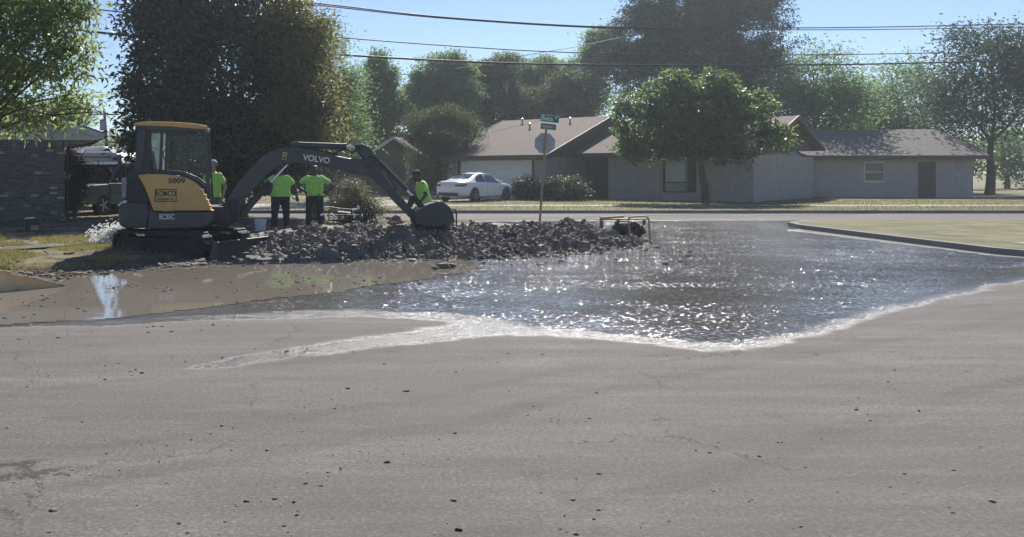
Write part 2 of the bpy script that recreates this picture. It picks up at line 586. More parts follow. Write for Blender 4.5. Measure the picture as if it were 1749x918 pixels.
def far_brick_mat(name, c1, c2, mortar):
    t = NT(name)
    uvw = t.n('SeparateXYZ', {0: t.pos()})
    v = t.n('CombineXYZ', {'X': t.math('ADD', uvw.outputs[0], uvw.outputs[1]), 'Y': uvw.outputs[2], 'Z': 0.0}).outputs[0]
    br = t.n('TexBrick', {'Vector': v, 'Color1': c4(c1), 'Color2': c4(c2), 'Mortar': c4(mortar), 'Scale': 1.0,
                          'Mortar Size': 0.009, 'Brick Width': 0.21, 'Row Height': 0.075, 'Bias': 0.0})
    n1 = t.noise(2.0, 5, 0.65)
    c = t.mix(t.val(n1, 0.4, 0.7, 0, 0.35), br.outputs['Color'], c4(tuple(x * 0.6 for x in c1)))
    return t.pbr(c, 0.88, t.bump(br.outputs['Fac'], 0.5, 0.008))


def brick_mat(name):
    t = NT(name)
    oi = t.n('ObjectInfo').outputs['Random']
    g = t.n('NewGeometry').outputs['Random Per Island']
    rr = t.math('FRACT', t.math('ADD', oi, g))
    c = t.ramp(rr, [(0.0, (0.068, 0.056, 0.053)), (0.35, (0.105, 0.087, 0.082)), (0.7, (0.150, 0.122, 0.114)), (0.93, (0.12, 0.10, 0.096)), (0.97, (0.40, 0.37, 0.34))])
    n1 = t.noise(14, 5, 0.7)
    c = t.mix(t.val(n1, 0.48, 0.72, 0, 0.35), c, (0.18, 0.16, 0.15, 1))
    return t.pbr(c, 0.9, t.bump(n1, 0.6, 0.006))


def glass_mat(name, tint=(0.8, 0.9, 0.9), mixf=0.75, rough=0.02, film='BsdfDiffuse'):
    """window glass: mostly see-through, with a mirror coat and a thin film"""
    t = NT(name)
    tr = t.n('BsdfTransparent', {'Color': c4(tint)})
    gl = t.n('BsdfGlossy', {'Color': (1, 1, 1, 1), 'Roughness': rough})
    fr = t.n('Fresnel', {'IOR': 1.2}).outputs[0]
    m1 = t.n('MixShader', {0: fr, 1: tr.outputs[0], 2: gl.outputs[0]})
    df = t.n(film, {'Color': (0.35, 0.36, 0.36, 1)})
    m2 = t.n('MixShader', {0: t.val(t.noise(2.2, 3, 0.5), 0.35, 0.75, 0.0, 1 - mixf), 1: m1.outputs[0], 2: df.outputs[0]})
    t.t.links.new(m2.outputs[0], t.out.inputs['Surface'])
    return t.m


M = {}
M['road'] = asphalt_wet()
M['puddle'] = water_mat()
M['yard'] = yard_mat('trampled_yard', 0.35, 0.70, 1.0, True)
M['lawn'] = yard_mat('dry_lawn', 0.62, 0.12)
M['ground'] = yard_mat('ground', 0.6, 0.3)
M['mud'] = mud_mat('dug_clay', (0.120, 0.096, 0.074), (0.32, 0.262, 0.205), 0.3)
M['mud_dark'] = mud_mat('wet_clay', (0.045, 0.036, 0.030), (0.11, 0.09, 0.073), 0.6)
M['concrete'] = concrete_mat('concrete')
M['kerb'] = concrete_mat('kerb_concrete', (0.30, 0.28, 0.25))
M['shingle'] = shingle_mat('brown_shingles')
M['shingle_grey'] = shingle_mat('grey_shingles', (0.18, 0.155, 0.135))
M['brick'] = brick_mat('house_brick')
M['mortar'] = concrete_mat('mortar', (0.30, 0.285, 0.275))
M['pale_brick'] = far_brick_mat('pale_brick', (0.40, 0.34, 0.30), (0.47, 0.41, 0.37), (0.42, 0.39, 0.36))
M['trim_brown'] = simple('brown_trim', (0.085, 0.052, 0.037), 0.6, var=0.2, scale=8)
M['siding_brown'] = simple('brown_siding', (0.10, 0.065, 0.048), 0.75, var=0.3, scale=5)
M['cream'] = simple('cream_paint', (0.60, 0.55, 0.45), 0.6, var=0.1, scale=4, dirt=(0.3, 0.26, 0.2), dirt_amt=0.3)
M['white_paint'] = simple('white_paint', (0.76, 0.76, 0.74), 0.5, var=0.06, scale=3, dirt=(0.4, 0.37, 0.32), dirt_amt=0.3)
M['dark_interior'] = simple('dark_interior', (0.03, 0.03, 0.026), 0.8)
M['yellow'] = simple('yellow_paint', (0.62, 0.375, 0.115), 0.42, var=0.10, scale=3, dirt=(0.24, 0.16, 0.085), dirt_amt=0.55)
M['grey_paint'] = simple('grey_machine_paint', (0.056, 0.057, 0.063), 0.5, var=0.15, scale=4, dirt=(0.12, 0.098, 0.08), dirt_amt=0.5)
M['dark_paint'] = simple('dark_machine_paint', (0.030, 0.031, 0.034), 0.55, var=0.2, scale=4, dirt=(0.075, 0.06, 0.05), dirt_amt=0.55)
M['rubber'] = simple('rubber', (0.022, 0.022, 0.023), 0.75, var=0.3, scale=10, dirt=(0.09, 0.07, 0.055), dirt_amt=0.6)
M['chrome'] = simple('polished_rod', (0.75, 0.75, 0.76), 0.18, metal=1.0, var=0.05)
M['steel'] = simple('worn_steel', (0.32, 0.31, 0.30), 0.4, metal=0.8, var=0.3, dirt=(0.14, 0.1, 0.075), dirt_amt=0.6)
M['seat_black'] = simple('black_vinyl', (0.025, 0.025, 0.027), 0.6)
M['decal_black'] = simple('black_decal', (0.03, 0.027, 0.025), 0.5)
M['decal_white'] = simple('white_decal', (0.70, 0.70, 0.68), 0.5, var=0.08)
M['decal_yellow'] = simple('yellow_decal', (0.58, 0.50, 0.10), 0.5)
M['glass'] = glass_mat('cab_glass', (0.90, 0.94, 0.94), 0.992)
M['glass_sky_sheen'] = glass_mat('sky_sheen_glass', (0.78, 0.88, 0.90), 0.55, 0.02, 'BsdfTranslucent')  # pale translucent film stands in for sky reflected in the rear panes
M['glass_dark'] = simple('dark_car_glass', (0.02, 0.024, 0.03), 0.05, var=0.1, spec=0.7)
M['skin_a'] = simple('light_brown_skin', (0.34, 0.20, 0.14), 0.55, var=0.1)
M['skin_b'] = simple('dark_skin', (0.075, 0.045, 0.034), 0.5, var=0.1)
M['hair'] = simple('dark_hair', (0.02, 0.016, 0.014), 0.6)
M['lime'] = simple('lime_shirt', (0.40, 0.72, 0.13), 0.85, var=0.08, scale=12, bump=0.3)
M['navy'] = simple('navy_trousers', (0.018, 0.02, 0.03), 0.85, var=0.2, scale=14, bump=0.3)
M['jeans'] = simple('blue_jeans', (0.05, 0.075, 0.12), 0.85, var=0.2, scale=14, bump=0.3)
M['boot'] = simple('muddy_boot', (0.06, 0.045, 0.035), 0.75, var=0.3)
M['cap_grey'] = simple('grey_cap', (0.30, 0.32, 0.36), 0.8, var=0.2, scale=20)
M['cap_dark'] = simple('dark_cap', (0.05, 0.05, 0.06), 0.8)
M['car_white'] = simple('white_car_paint', (0.74, 0.76, 0.79), 0.22, var=0.03, scale=2, spec=0.6)
M['truck_blue'] = simple('dark_blue_paint', (0.05, 0.085, 0.115), 0.4, var=0.1, spec=0.6)
M['tail_red'] = simple('red_lens', (0.30, 0.012, 0.015), 0.2)
M['alloy'] = simple('alloy_rim', (0.45, 0.45, 0.46), 0.35, metal=0.8)
M['sign_green'] = simple('sign_green', (0.012, 0.17, 0.12), 0.45, var=0.1)
M['sign_faded'] = simple('sign_green_faded', (0.05, 0.21, 0.17), 0.5, var=0.2, scale=8)
M['sign_back'] = simple('bare_aluminium', (0.44, 0.43, 0.425), 0.6, metal=0.1, var=0.1)
M['post'] = simple('rusty_tan_post', (0.36, 0.27, 0.14), 0.65, var=0.25, scale=5)
M['tan_paint'] = simple('tan_bucket_paint', (0.68, 0.46, 0.24), 0.6, var=0.15, scale=3, dirt=(0.10, 0.075, 0.05), dirt_amt=0.8)
M['wire'] = simple('cable', (0.03, 0.03, 0.026), 0.5)
M['wood_pole'] = bark_mat('pole_wood', (0.11, 0.08, 0.06))
M['bark'] = bark_mat('bark', (0.10, 0.075, 0.055))
M['grey_metal'] = simple('grey_metal', (0.22, 0.235, 0.25), 0.45, metal=0.3)
M['bucket_white'] = simple('white_plastic', (0.58, 0.66, 0.70), 0.5, var=0.08)
M['foam'] = simple('white_foam', (0.86, 0.85, 0.82), 0.45, var=0.06)
fm_ = NT('white_water')
fm_x = fm_.n('MixShader', {0: 0.68, 1: fm_.n('BsdfDiffuse', {'Color': (0.9, 0.9, 0.88, 1)}).outputs[0], 2: fm_.n('BsdfTranslucent', {'Color': (0.9, 0.9, 0.88, 1)}).outputs[0]})
fm_y = fm_.n('MixShader', {0: 0.12, 1: fm_x.outputs[0], 2: fm_.n('BsdfGlossy', {'Roughness': 0.15}).outputs[0]})
fm_z = fm_.n('MixShader', {0: 0.42, 1: fm_y.outputs[0], 2: fm_.n('BsdfTransparent', {'Color': (1, 1, 1, 1)}).outputs[0]})
fm_.t.links.new(fm_z.outputs[0], fm_.out.inputs['Surface'])
M['white_water'] = fm_.m
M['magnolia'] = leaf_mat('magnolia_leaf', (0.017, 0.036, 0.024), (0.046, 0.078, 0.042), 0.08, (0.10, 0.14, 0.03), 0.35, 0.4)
M['ochre'] = leaf_mat('ochre_leaf', (0.065, 0.075, 0.028), (0.18, 0.17, 0.075), 0.42, (0.32, 0.31, 0.11), 0.2, 0.5)
M['pecan'] = leaf_mat('pecan_leaf', (0.055, 0.095, 0.030), (0.14, 0.185, 0.065), 0.52, (0.40, 0.48, 0.18), 0.7, 0.35)
M['oak'] = leaf_mat('oak_leaf', (0.042, 0.082, 0.040), (0.110, 0.175, 0.078), 0.52, (0.26, 0.38, 0.14), 0.12, 0.6)
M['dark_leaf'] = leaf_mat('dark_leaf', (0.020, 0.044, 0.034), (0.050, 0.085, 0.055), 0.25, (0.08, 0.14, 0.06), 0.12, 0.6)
M['fresh'] = leaf_mat('fresh_leaf', (0.036, 0.075, 0.024), (0.095, 0.155, 0.048), 0.36, (0.24, 0.35, 0.07))
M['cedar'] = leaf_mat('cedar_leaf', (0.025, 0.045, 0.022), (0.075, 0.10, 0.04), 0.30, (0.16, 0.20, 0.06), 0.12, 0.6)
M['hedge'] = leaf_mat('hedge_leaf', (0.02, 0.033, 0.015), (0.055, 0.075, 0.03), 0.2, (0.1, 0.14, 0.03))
M['dry_leaf'] = leaf_mat('withered_leaf', (0.075, 0.082, 0.050), (0.23, 0.22, 0.145), 0.25, (0.24, 0.23, 0.12))
M['grass'] = leaf_mat('grass_blade', (0.10, 0.10, 0.035), (0.34, 0.27, 0.12), 0.35, (0.3, 0.3, 0.1))

# ------------------------------------------------------------------ setting: ground, road, water, lots
g_ = sheet('ground', [(-700, -60), (700, -60), (700, 1200), (-700, 1200)], -0.12, M['ground'])
tag(g_, kind='structure')

FLOOD = [gnd(*p) for p in [(-260, 572), (0, 559), (200, 555), (400, 546), (520, 541), (620, 540), (700, 543), (800, 551), (700, 566), (590, 581),
                           (480, 598), (390, 615), (335, 628), (400, 624), (450, 617), (560, 602), (700, 585), (860, 571),
                           (940, 572), (1040, 581), (1200, 598), (1290, 596), (1420, 560), (1560, 520), (1700, 488), (1850, 462)]] + \
        [(13.2, 15.6), (12.3, 16.6), (12.0, 24), (15, 27.0), (40, 27.6), (40, 28.6), (14, 28.9), (3.0, 28.3), (2.0, 26.5), (0.0, 20), (-30, 20), (-30, 9.3)]
xs = np.concatenate([np.linspace(-90, -9.2, 14), np.arange(-9, 14, 0.1), np.linspace(14.2, 110, 18)])
ys = np.concatenate([np.linspace(-40, 2.6, 6), np.arange(3, 33.6, 0.1)])
X, Y = np.meshgrid(xs, ys)
fl = np.clip(sdf(X, Y, FLOOD), -2, 2)
road = tag(grid_mesh('road', xs, ys, np.zeros_like(X), M['road'], True, {'wet': fl}), kind='structure')

# standing brown water along the gutter
PUD = [gnd(*p) for p in [(-420, 590), (-200, 570), (0, 556), (130, 549), (205, 545), (300, 533), (420, 519), (530, 505), (640, 491), (720, 480), (800, 466),
                         (830, 459)]] + [(2.0, 17), (0, 17.5), (-4, 17), (-5.5, 15), (-14, 14.5), (-16, 10)]
px_ = np.arange(-17, 3.4, 0.08)
py_ = np.arange(8.0, 18.0, 0.08)
X, Y = np.meshgrid(px_, py_)
s_ = sdf(X, Y, PUD) + vnoise(X, Y, 1.1, 3.0, 4) * 0.16 + vnoise(X, Y, 6.0, 5.0, 2) * 0.05
i0 = (s_ > 0)
nx = len(px_)
V = np.stack([X.ravel(), Y.ravel(), np.full(X.size, 0.0045)], 1)
ok = i0[:-1, :-1] & i0[1:, :-1] & i0[:-1, 1:] & i0[1:, 1:]
ii = (np.arange(len(py_) - 1)[:, None] * nx + np.arange(nx - 1)[None, :])[ok]
F = np.stack([ii, ii + 1, ii + 1 + nx, ii + nx], 1)
used, inv = np.unique(F.ravel(), return_inverse=True)
tag(np_mesh('puddle', V[used], inv.reshape(-1, 4), M['puddle'], None, True), kind='structure')

# corner lot with the trampled yard: the shoreline is where it dips under the water
SHORE = [(-90, 13.2), (-12, 13.3), (-5.2, 13.35), (-4.46, 13.64), (-4.0, 13.96), (-3.37, 14.46), (-2.74, 15.2), (-1.24, 15.5), (0.41, 15.6), (1.36, 15.7), (1.93, 15.9),
         (2.6, 16.2), (4.06, 17.4), (5.9, 19.3), (6.3, 20.6), (6.1, 22), (5.6, 25), (4.0, 27.2), (2, 27.7), (-3.6, 27.9)]
LOT = SHORE + [(-4.2, 33.4), (-4.2, 90), (-90, 90)]
xs = np.concatenate([np.linspace(-90, -13.5, 12), np.arange(-13, 7.2, 0.075)])
ys = np.concatenate([np.arange(12.6, 29.0, 0.075), np.linspace(29.2, 90, 40)])
X, Y = np.meshgrid(xs, ys)
s_ = sdf(X, Y, LOT)
nz = vnoise(X, Y, 0.8, 1.0, 4)
nf = vnoise(X, Y, 5.0, 2.0, 3)
near = 1 - sstep(27, 40, Y)
Zy = -0.06 + 0.15 * sstep(-0.2, 1.1, s_ + 0.25 * nz) + (0.035 * nz + 0.035 * nf * sstep(-0.3, 0.4, s_)) * near
Zy = np.where(s_ < -0.9, -0.09, Zy)
mdy = np.maximum(sstep(-4.6, -2.6, X) * (1 - sstep(23.5, 26.5, Y)), 1 - sstep(0.15, 0.75, s_ + 0.3 * nz))
mdy = np.clip(mdy + 0.25 * nz, 0, 1) * (Y < 33)
yard = tag(grid_mesh('yard', xs, ys, Zy, M['yard'], True, {'mud': mdy}), kind='structure')


def yard_z(x, y):
    i = int(np.argmin(abs(xs_y - x))); j = int(np.argmin(abs(ys_y - y)))
    return float(Zy[j, i])


xs_y, ys_y = xs, ys

# far side of the cross street
KY = 33.6
tag(sheet('far_lawn', [(-4.1, KY + 0.16), (140, KY + 0.16), (140, 120), (-4.1, 120)], 0.085, M['lawn']), kind='structure')
k_ = MB()
k_.box2((-4.1, KY, -0.05), (140, KY + 0.15, 0.125))
tag(k_.build('kerb', M['kerb'], bevel=0.02), kind='structure')
tag(sheet('sidewalk', [(-4.1, 38.4), (140, 38.4), (140, 39.7), (-4.1, 39.7)], 0.092, M['concrete']), kind='structure')
# corner lot on the right
RL = [(12.6, 17.2), (12.9, 16.3), (13.6, 15.6), (14.6, 15.2), (140, 15.2), (140, 27), (15.2, 27), (13.8, 26.6), (12.9, 25.8), (12.6, 24.6)]
tag(sheet('corner_lawn', RL, 0.115, M['lawn']), kind='structure')
k_ = MB()
n = len(RL)
for i in range(n):
    a, b = RL[i], RL[(i + 1) % n]
    k_.bar((a[0], a[1], 0.035), (b[0], b[1], 0.035), 0.15, 0.17)
tag(k_.build('corner_kerb', M['kerb']), kind='structure')
tag(sheet('corner_sidewalk', [(13.9, 17.2), (140, 17.2), (140, 18.5), (13.9, 18.5)], 0.121, M['concrete']), kind='structure')

# ------------------------------------------------------------------ the house with the garage, far side
HA = R(-42)
HO = Vector((4.85, 52.0, 0.08))
E_, U_ = Vector((cos(HA), sin(HA), 0)), Vector((-sin(HA), cos(HA), 0))


def roof_slab(mb, quad, th):
    q = [Vector(p) for p in quad]
    nrm = (q[1] - q[0]).cross(q[2] - q[0]).normalized()
    if nrm.z < 0: nrm = -nrm
    m = len(q)
    mb.add(q + [p - nrm * th for p in q], [tuple(range(m)), tuple(range(m, 2 * m))[::-1]] + [(i, (i + 1) % m, m + (i + 1) % m, m + i) for i in range(m)])


def garage_house():
    h = thing('house', 'low brick ranch house with brown shingle roofs and white garage behind the street sign', 'house', HO, HA)
    # garage wing: walls around the door opening
    D0, D1, DT = 1.5, 6.3, 2.16
    wl = MB()
    wl.box2((0.45, 0.6, 0), (D0, 0.85, 2.42)); wl.box2((D1, 0.6, 0), (7.1, 0.85, 2.42)); wl.box2((D0, 0.6, DT), (D1, 0.85, 2.42))
    wl.box2((0.45, 0.853, 0), (0.7, 14.0, 2.42)); wl.box2((0.7, 13.75, 0), (17.0, 14.0, 2.3))
    wl.box2((6.86, 0.853, 0), (7.1, 5.4, 2.42))
    # living wing
    wl.box2((9.4, 3.4, 0), (12.45, 3.65, 2.35)); wl.box2((13.75, 3.4, 0), (17, 3.65, 2.35))
    wl.box2((12.45, 3.4, 0), (13.75, 3.65, 0.42)); wl.box2((12.45, 3.4, 2.30), (13.75, 3.65, 2.35))
    wl.box2((9.4, 3.653, 0), (9.62, 5.5, 2.35)); wl.box2((16.76, 3.653, 0), (17.0, 13.7, 2.35))
    wl.build('wall', M['pale_brick'], h)
    ew = MB(); ew.box2((7.103, 5.3, 0), (9.397, 5.5, 2.40)); ew.build('entry_wall', M['siding_brown'], h)
    dd = MB(); dd.box2((7.7, 5.24, 0.05), (8.62, 5.297, 2.08)); d_ = dd.build('front_door', M['trim_brown'], h)
    kb = MB(); kb.ball((8.53, 5.21, 1.0), 0.035); kb.build('handle', M['steel'], d_)
    # garage door: four leaves
    gd = MB(); gd.box2((D0, 0.72, 0.0), (D1, 0.76, DT)); g = gd.build('garage_door', M['white_paint'], h)
    for k in range(4):
        p = MB(); p.box2((D0 + 0.01, 0.69, 0.01 + k * 0.54), (D1 - 0.01, 0.717, 0.535 + k * 0.54)); p.build('door_panel', M['white_paint'], g, bevel=0.006)
    tr = MB(); tr.box2((D0 - 0.14, 0.565, 0), (D0, 0.597, DT + 0.14)); tr.box2((D1, 0.565, 0), (D1 + 0.14, 0.597, DT + 0.14)); tr.box2((D0, 0.565, DT), (D1, 0.597, DT + 0.14))
    tr.build('door_frame', M['trim_brown'], h)
    # roofs
    r1 = MB()
    roof_slab(r1, [(0, 0, 2.42), (7.55, 0, 2.42), (7.55, 7.8, 4.86), (0, 7.8, 4.86)], 0.14)
    roof_slab(r1, [(0, 7.803, 4.86), (7.55, 7.803, 4.86), (7.55, 14.6, 2.7), (0, 14.6, 2.7)], 0.14)
    r1.build('garage_roof', M['shingle'], h)
    r2 = MB()
    roof_slab(r2, [(7.56, 2.75, 2.53), (17.5, 2.75, 2.53), (17.5, 9.2, 4.52), (7.56, 9.2, 4.52)], 0.14)
    roof_slab(r2, [(7.56, 9.203, 4.52), (17.5, 9.203, 4.52), (17.5, 14.6, 2.85), (7.56, 14.6, 2.85)], 0.14)
    r2.build('main_roof', M['shingle'], h)
    gw = MB()
    gw.prism([(0.62, 2.30), (13.9, 2.75), (7.8, 4.72)], 6.95, 7.2, 'x')
    gw.prism([(0.62, 2.30), (13.9, 2.75), (7.8, 4.72)], 0.46, 0.70, 'x')
    gw.prism([(3.5, 2.36), (13.9, 2.75), (9.2, 4.38)], 16.7, 16.98, 'x')
    gw.build('gable', M['siding_brown'], h)
    fc = MB()
    fc.box2((0.0, -0.03, 2.14), (7.55, -0.002, 2.38)); fc.box2((7.6, 2.71, 2.30), (17.5, 2.745, 2.47))
    fc.bar((7.58, 0.0, 2.33), (7.58, 7.8, 4.77), 0.05, 0.24); fc.bar((-0.03, 0.0, 2.33), (-0.03, 7.8, 4.77), 0.05, 0.24)
    fc.bar((17.53, 2.75, 2.44), (17.53, 9.2, 4.43), 0.05, 0.24)
    fc.build('fascia', M['trim_brown'], h)
    sf = MB(); sf.box2((0.05, 0.0, 2.20), (7.5, 0.598, 2.235)); sf.box2((7.65, 2.75, 2.335), (17.4, 3.397, 2.37)); sf.build('soffit', M['trim_brown'], h)
    for a_, b_ in ((3.2, 5.6), (5.4, 6.6), (1.9, 6.9)):
        z_ = 2.42 + b_ / 7.8 * 2.44
        m = MB(); m.cyl((a_, b_, z_ - .05), (a_, b_, z_ + .28), .05, 10); m.lathe([(.09, z_ + .24), (.10, z_ + .30), (.02, z_ + .33)], 'z', 10, (a_, b_, 0)); m.build('roof_vent', M['steel'], h)
    m = MB(); m.box2((7.62, 2.62, 2.36), (17.5, 2.708, 2.45)); m.build('gutter', M['trim_brown'], h)
    m = MB(); m.tube([(9.7, 2.66, 2.36), (9.7, 3.3, 2.22), (9.7, 3.33, .1)], .035, 8); m.build('downspout', M['cream'], h)
    # window with a raised blind and a shutter
    wf = MB()
    for a in ((12.45, 12.52), (13.68, 13.75)): wf.box2((a[0], 3.42, 0.42), (a[1], 3.5, 2.30))
    wf.box2((12.52, 3.42, 0.42), (13.68, 3.5, 0.49)); wf.box2((12.52, 3.42, 2.23), (13.68, 3.5, 2.30)); wf.box2((12.52, 3.43, 0.93), (13.68, 3.49, 0.98))
    win = wf.build('window', M['trim_brown'], h)
    pn = MB(); pn.box2((12.52, 3.455, 0.49), (13.68, 3.465, 2.23)); pn.build('pane', M['glass'], win)
    bl = MB(); bl.box2((12.53, 3.56, 0.98), (13.67, 3.58, 2.22)); bl.build('blind', M['white_paint'], win)
    cu = MB(); cu.box2((12.53, 3.56, 0.49), (13.67, 3.58, 0.97)); cu.build('curtain', M['cream'], win)
    sh = MB(); sh.box2((13.80, 3.355, 0.45), (14.2, 3.397, 2.27))
    s1 = sh.build('shutter', M['trim_brown'], h)
    for k in range(14):
        q = MB(); q.box2((13.84, 3.335, 0.52 + k * 0.12), (14.16, 3.352, 0.60 + k * 0.12)); q.build('slat', M['trim_brown'], s1)
    pl = MB(); pl.box2((12.10, 3.32, 0), (12.34, 3.397, 2.33)); pl.build('pilaster', M['pale_brick'], h)
    pl = MB(); pl.box2((0.62, 0.53, 0), (0.95, 0.597, 2.20)); pl.build('pilaster', M['cream'], h)
    lm = MB(); lm.box2((0.18, 0.50, 2.02), (0.44, 0.59, 2.12), ); lm.build('wall_lamp', M['white_paint'], h)
    return h


garage_house()
dv = [HO + E_ * a + U_ * b for a, b in ((1.0, 0.55), (6.8, 0.55), (6.6, -14.0), (0.6, -14.0))]
dvw = []
for p in dv: dvw.append((p.x, p.y))
# cut the drive at the kerb
def cut(p, q, y):
    t = (y - p[1]) / (q[1] - p[1]); return (p[0] + t * (q[0] - p[0]), y)
dvw[2] = cut(dvw[1], dvw[2], KY + 0.17); dvw[3] = cut(dvw[0], dvw[3], KY + 0.17)
tag(sheet('driveway', dvw, 0.096, M['concrete']), kind='structure')


def brown_house():
    """the small brown house half hidden in the trees"""
    h = thing('house', 'small brown timber house with a gable, half hidden behind the shrub and the boom', 'house', (1.3, 57.0, 0.1), R(-20))
    wl = MB(); wl.box2((0.0, 0.0, 0), (3.3, 0.2, 2.45)); wl.box2((-4.0, 1.6, 0), (-0.003, 1.8, 2.45)); wl.box2((3.1, 0.203, 0), (3.3, 9, 2.45)); wl.box2((-4, 1.803, 0), (-3.8, 9, 2.45))
    wl.build('wall', M['siding_brown'], h)
    gb = MB(); gb.prism([(0.0, 2.453), (3.3, 2.453), (1.65, 3.5)], 0.01, 0.19); gb.build('gable', M['siding_brown'], h)
    bt = MB()
    for k in range(11): bt.box2((0.12 + k * 0.3, -0.022, 0), (0.16 + k * 0.3, -0.002, 2.44))
    bt.build('batten', M['siding_brown'], h)
    rf = MB()
    roof_slab(rf, [(1.65, -0.45, 3.72), (1.65, 5, 3.72), (-0.55, 5, 2.35), (-0.55, -0.45, 2.35)], 0.12)
    roof_slab(rf, [(1.653, -0.45, 3.72), (1.653, 5, 3.72), (3.85, 5, 2.35), (3.85, -0.45, 2.35)], 0.12)
    rf.build('gable_roof', M['shingle_grey'], h)
    rf = MB()
    roof_slab(rf, [(-4.6, 1.1, 2.4), (-0.56, 1.1, 2.4), (4.2, 5.0, 4.1), (-4.6, 5.0, 4.1)], 0.12)
    roof_slab(rf, [(-4.6, 5.003, 4.1), (4.2, 5.003, 4.1), (4.2, 9.6, 2.3), (-4.6, 9.6, 2.3)], 0.12)
    rf.build('main_roof', M['shingle_grey'], h)
    fc = MB(); fc.bar((1.65, -0.47, 3.66), (-0.57, -0.47, 2.28), 0.04, 0.16); fc.bar((1.66, -0.47, 3.66), (3.87, -0.47, 2.28), 0.04, 0.16)
    fc.build('fascia', M['cream'], h)
    wf = MB(); wf.box2((2.35, -0.045, 1.0), (2.85, -0.025, 2.1)); wi = wf.build('window', M['cream'], h)
    pn = MB(); pn.box2((2.40, -0.058, 1.05), (2.80, -0.047, 2.05)); pn.build('pane', M['glass_dark'], wi)


brown_house()


# ------------------------------------------------------------------ brick house, left
def brick_house():
    Y0 = 26.8
    x1 = (110 - 600) / FPX * Y0
    h = thing('house', 'dark brick house end with cream eave behind the leafy branches on the left', 'house', (x1, Y0, 0.0), R(19.5))
    W = 9.5
    core = MB(); core.box2((-W, -0.038, -0.1), (0.0, 9, 2.56)); core.build('wall', M['mortar'], h)
    # bricks of the end wall
    BW, BH, J, DP = 0.203, 0.064, 0.0115, 0.095
    variants = []
    for k in range(5):
        r_ = random.Random(k)
        m = MB()
        m.box((0, 0, 0), (BW, DP, BH))
        m.v = [(x + r_.uniform(-.003, .003), y + r_.uniform(-.004, .002), z + r_.uniform(-.0025, .0025)) for x, y, z in m.v]
        me = bpy.data.meshes.new('brick'); me.from_pydata(m.v, [], m.f); me.materials.append(M['brick'])
        variants.append(me)
    singles, rest = [], []
    rows = 31
    for r in range(rows):
        z = 0.02 + r * (BH + J)
        off = (BW + J) / 2 if r % 2 else 0
        k = 0
        while True:
            xr = -k * (BW + J) + (off - (BW + J) if r % 2 else 0) - BW / 2
            if xr < -W: break
            if r % 2 and k == 0: rest.append((-0.05, z, 'half'))
            (singles if xr > -2.05 else rest).append((xr, z, 'full'))
            k += 1
    zt = 0.02 + rows * (BH + J)
    sold = [(-0.04 - k * 0.0755, zt + 0.07) for k in range(120)]
    singles.sort(key=lambda s: -s[0])
    keep = singles[:272]
    rest += singles[272:]
    for (x, z, _) in keep:
        o = link('brick', random.choice(variants), None, h, (x, 0.0 + random.uniform(-.004, .004), z + BH / 2))
    for x, z in sold[:28]:
        link('brick', random.choice(variants), None, h, (x, random.uniform(-.003, .003), z + 0.03), (0, pi / 2, 0))
    mb = MB()
    for x, z, t in rest:
        mb.box((x, 0, z + BH / 2), ((BW if t == 'full' else 0.095), DP, BH))
    for x, z in sold[28:]:
        mb.box((x, 0, z + 0.03), (BH, DP, BW))
    o = mb.build('bricks_beyond', M['brick'], h); tag(o, kind='stuff')
    # frieze, gable, rake
    fb = MB(); fb.box2((-W, -0.06, 2.56), (0.02, 0.30, 2.64)); fb.build('frieze_board', M['cream'], h)
    zt = 2.64
    sl = 0.345
    gx = -6.0
    tip = (1.15, 2.80)
    # siding boards of the gable, one by one
    k = 0
    while zt + k * 0.16 < 4.8:
        z0 = zt + k * 0.16
        xr = min(0.0, tip[0] - 0.18 - (z0 + 0.15 - tip[1] + 0.05) / sl)
        if xr > -W:
            bd = MB(); bd.prism([(-0.03, z0), (0.02, z0 + 0.158), (0.06, z0 + 0.158), (0.06, z0)], -W, xr, 'x')
            bd.build('siding_board', M['cream'], h)
        k += 1
    ap = (gx, tip[1] + (tip[0] - gx) * sl)
    rf = MB()
    roof_slab(rf, [(tip[0], -0.32, tip[1]), (ap[0], -0.32, ap[1]), (ap[0], 9.4, ap[1]), (tip[0], 9.4, tip[1])], 0.10)
    roof_slab(rf, [(ap[0] - 0.003, -0.32, ap[1]), (-W - 4, -0.32, ap[1] - (W + 4 + gx) * sl), (-W - 4, 9.4, ap[1] - (W + 4 + gx) * sl), (ap[0] - 0.003, 9.4, ap[1])], 0.10)
    rf.build('roof', M['shingle'], h)
    rk = MB(); rk.bar((tip[0], -0.345, tip[1] - 0.14), (ap[0], -0.345, ap[1] - 0.14), 0.035, 0.17); rk.build('rake_board', M['cream'], h)
    sb = MB(); sb.prism([(0.03, 2.56), (1.02, 2.56), (1.02, 2.68), (0.03, 3.0)], -0.31, -0.05); sb.prism([(0.05, 2.58), (1.02, 2.58), (1.02, 2.66), (0.05, 2.95)], -0.05, 9.2)
    sb.build('boxed_eave', M['cream'], h)
    gt = MB(); gt.box2((1.06, -0.34, 2.62), (1.18, 9.4, 2.74)); gt.build('gutter', M['trim_brown'], h)
    ds = MB(); ds.tube([(1.08, 0.4, 2.62), (0.9, 0.4, 2.5), (0.2, 0.4, 2.35), (0.10, 0.4, 2.2), (0.10, 0.4, 0.1)], 0.035, 8); ds.build('downspout', M['trim_brown'], h)


brick_house()

# ------------------------------------------------------------------ excavator
EXC = Vector((-3.56, 17.25, 0.0))
EYAW = R(6)
TYAW = R(-27)
UC = Matrix.Rotation(-EYAW, 3, 'Z') @ Vector((0.26, -0.05, 0))


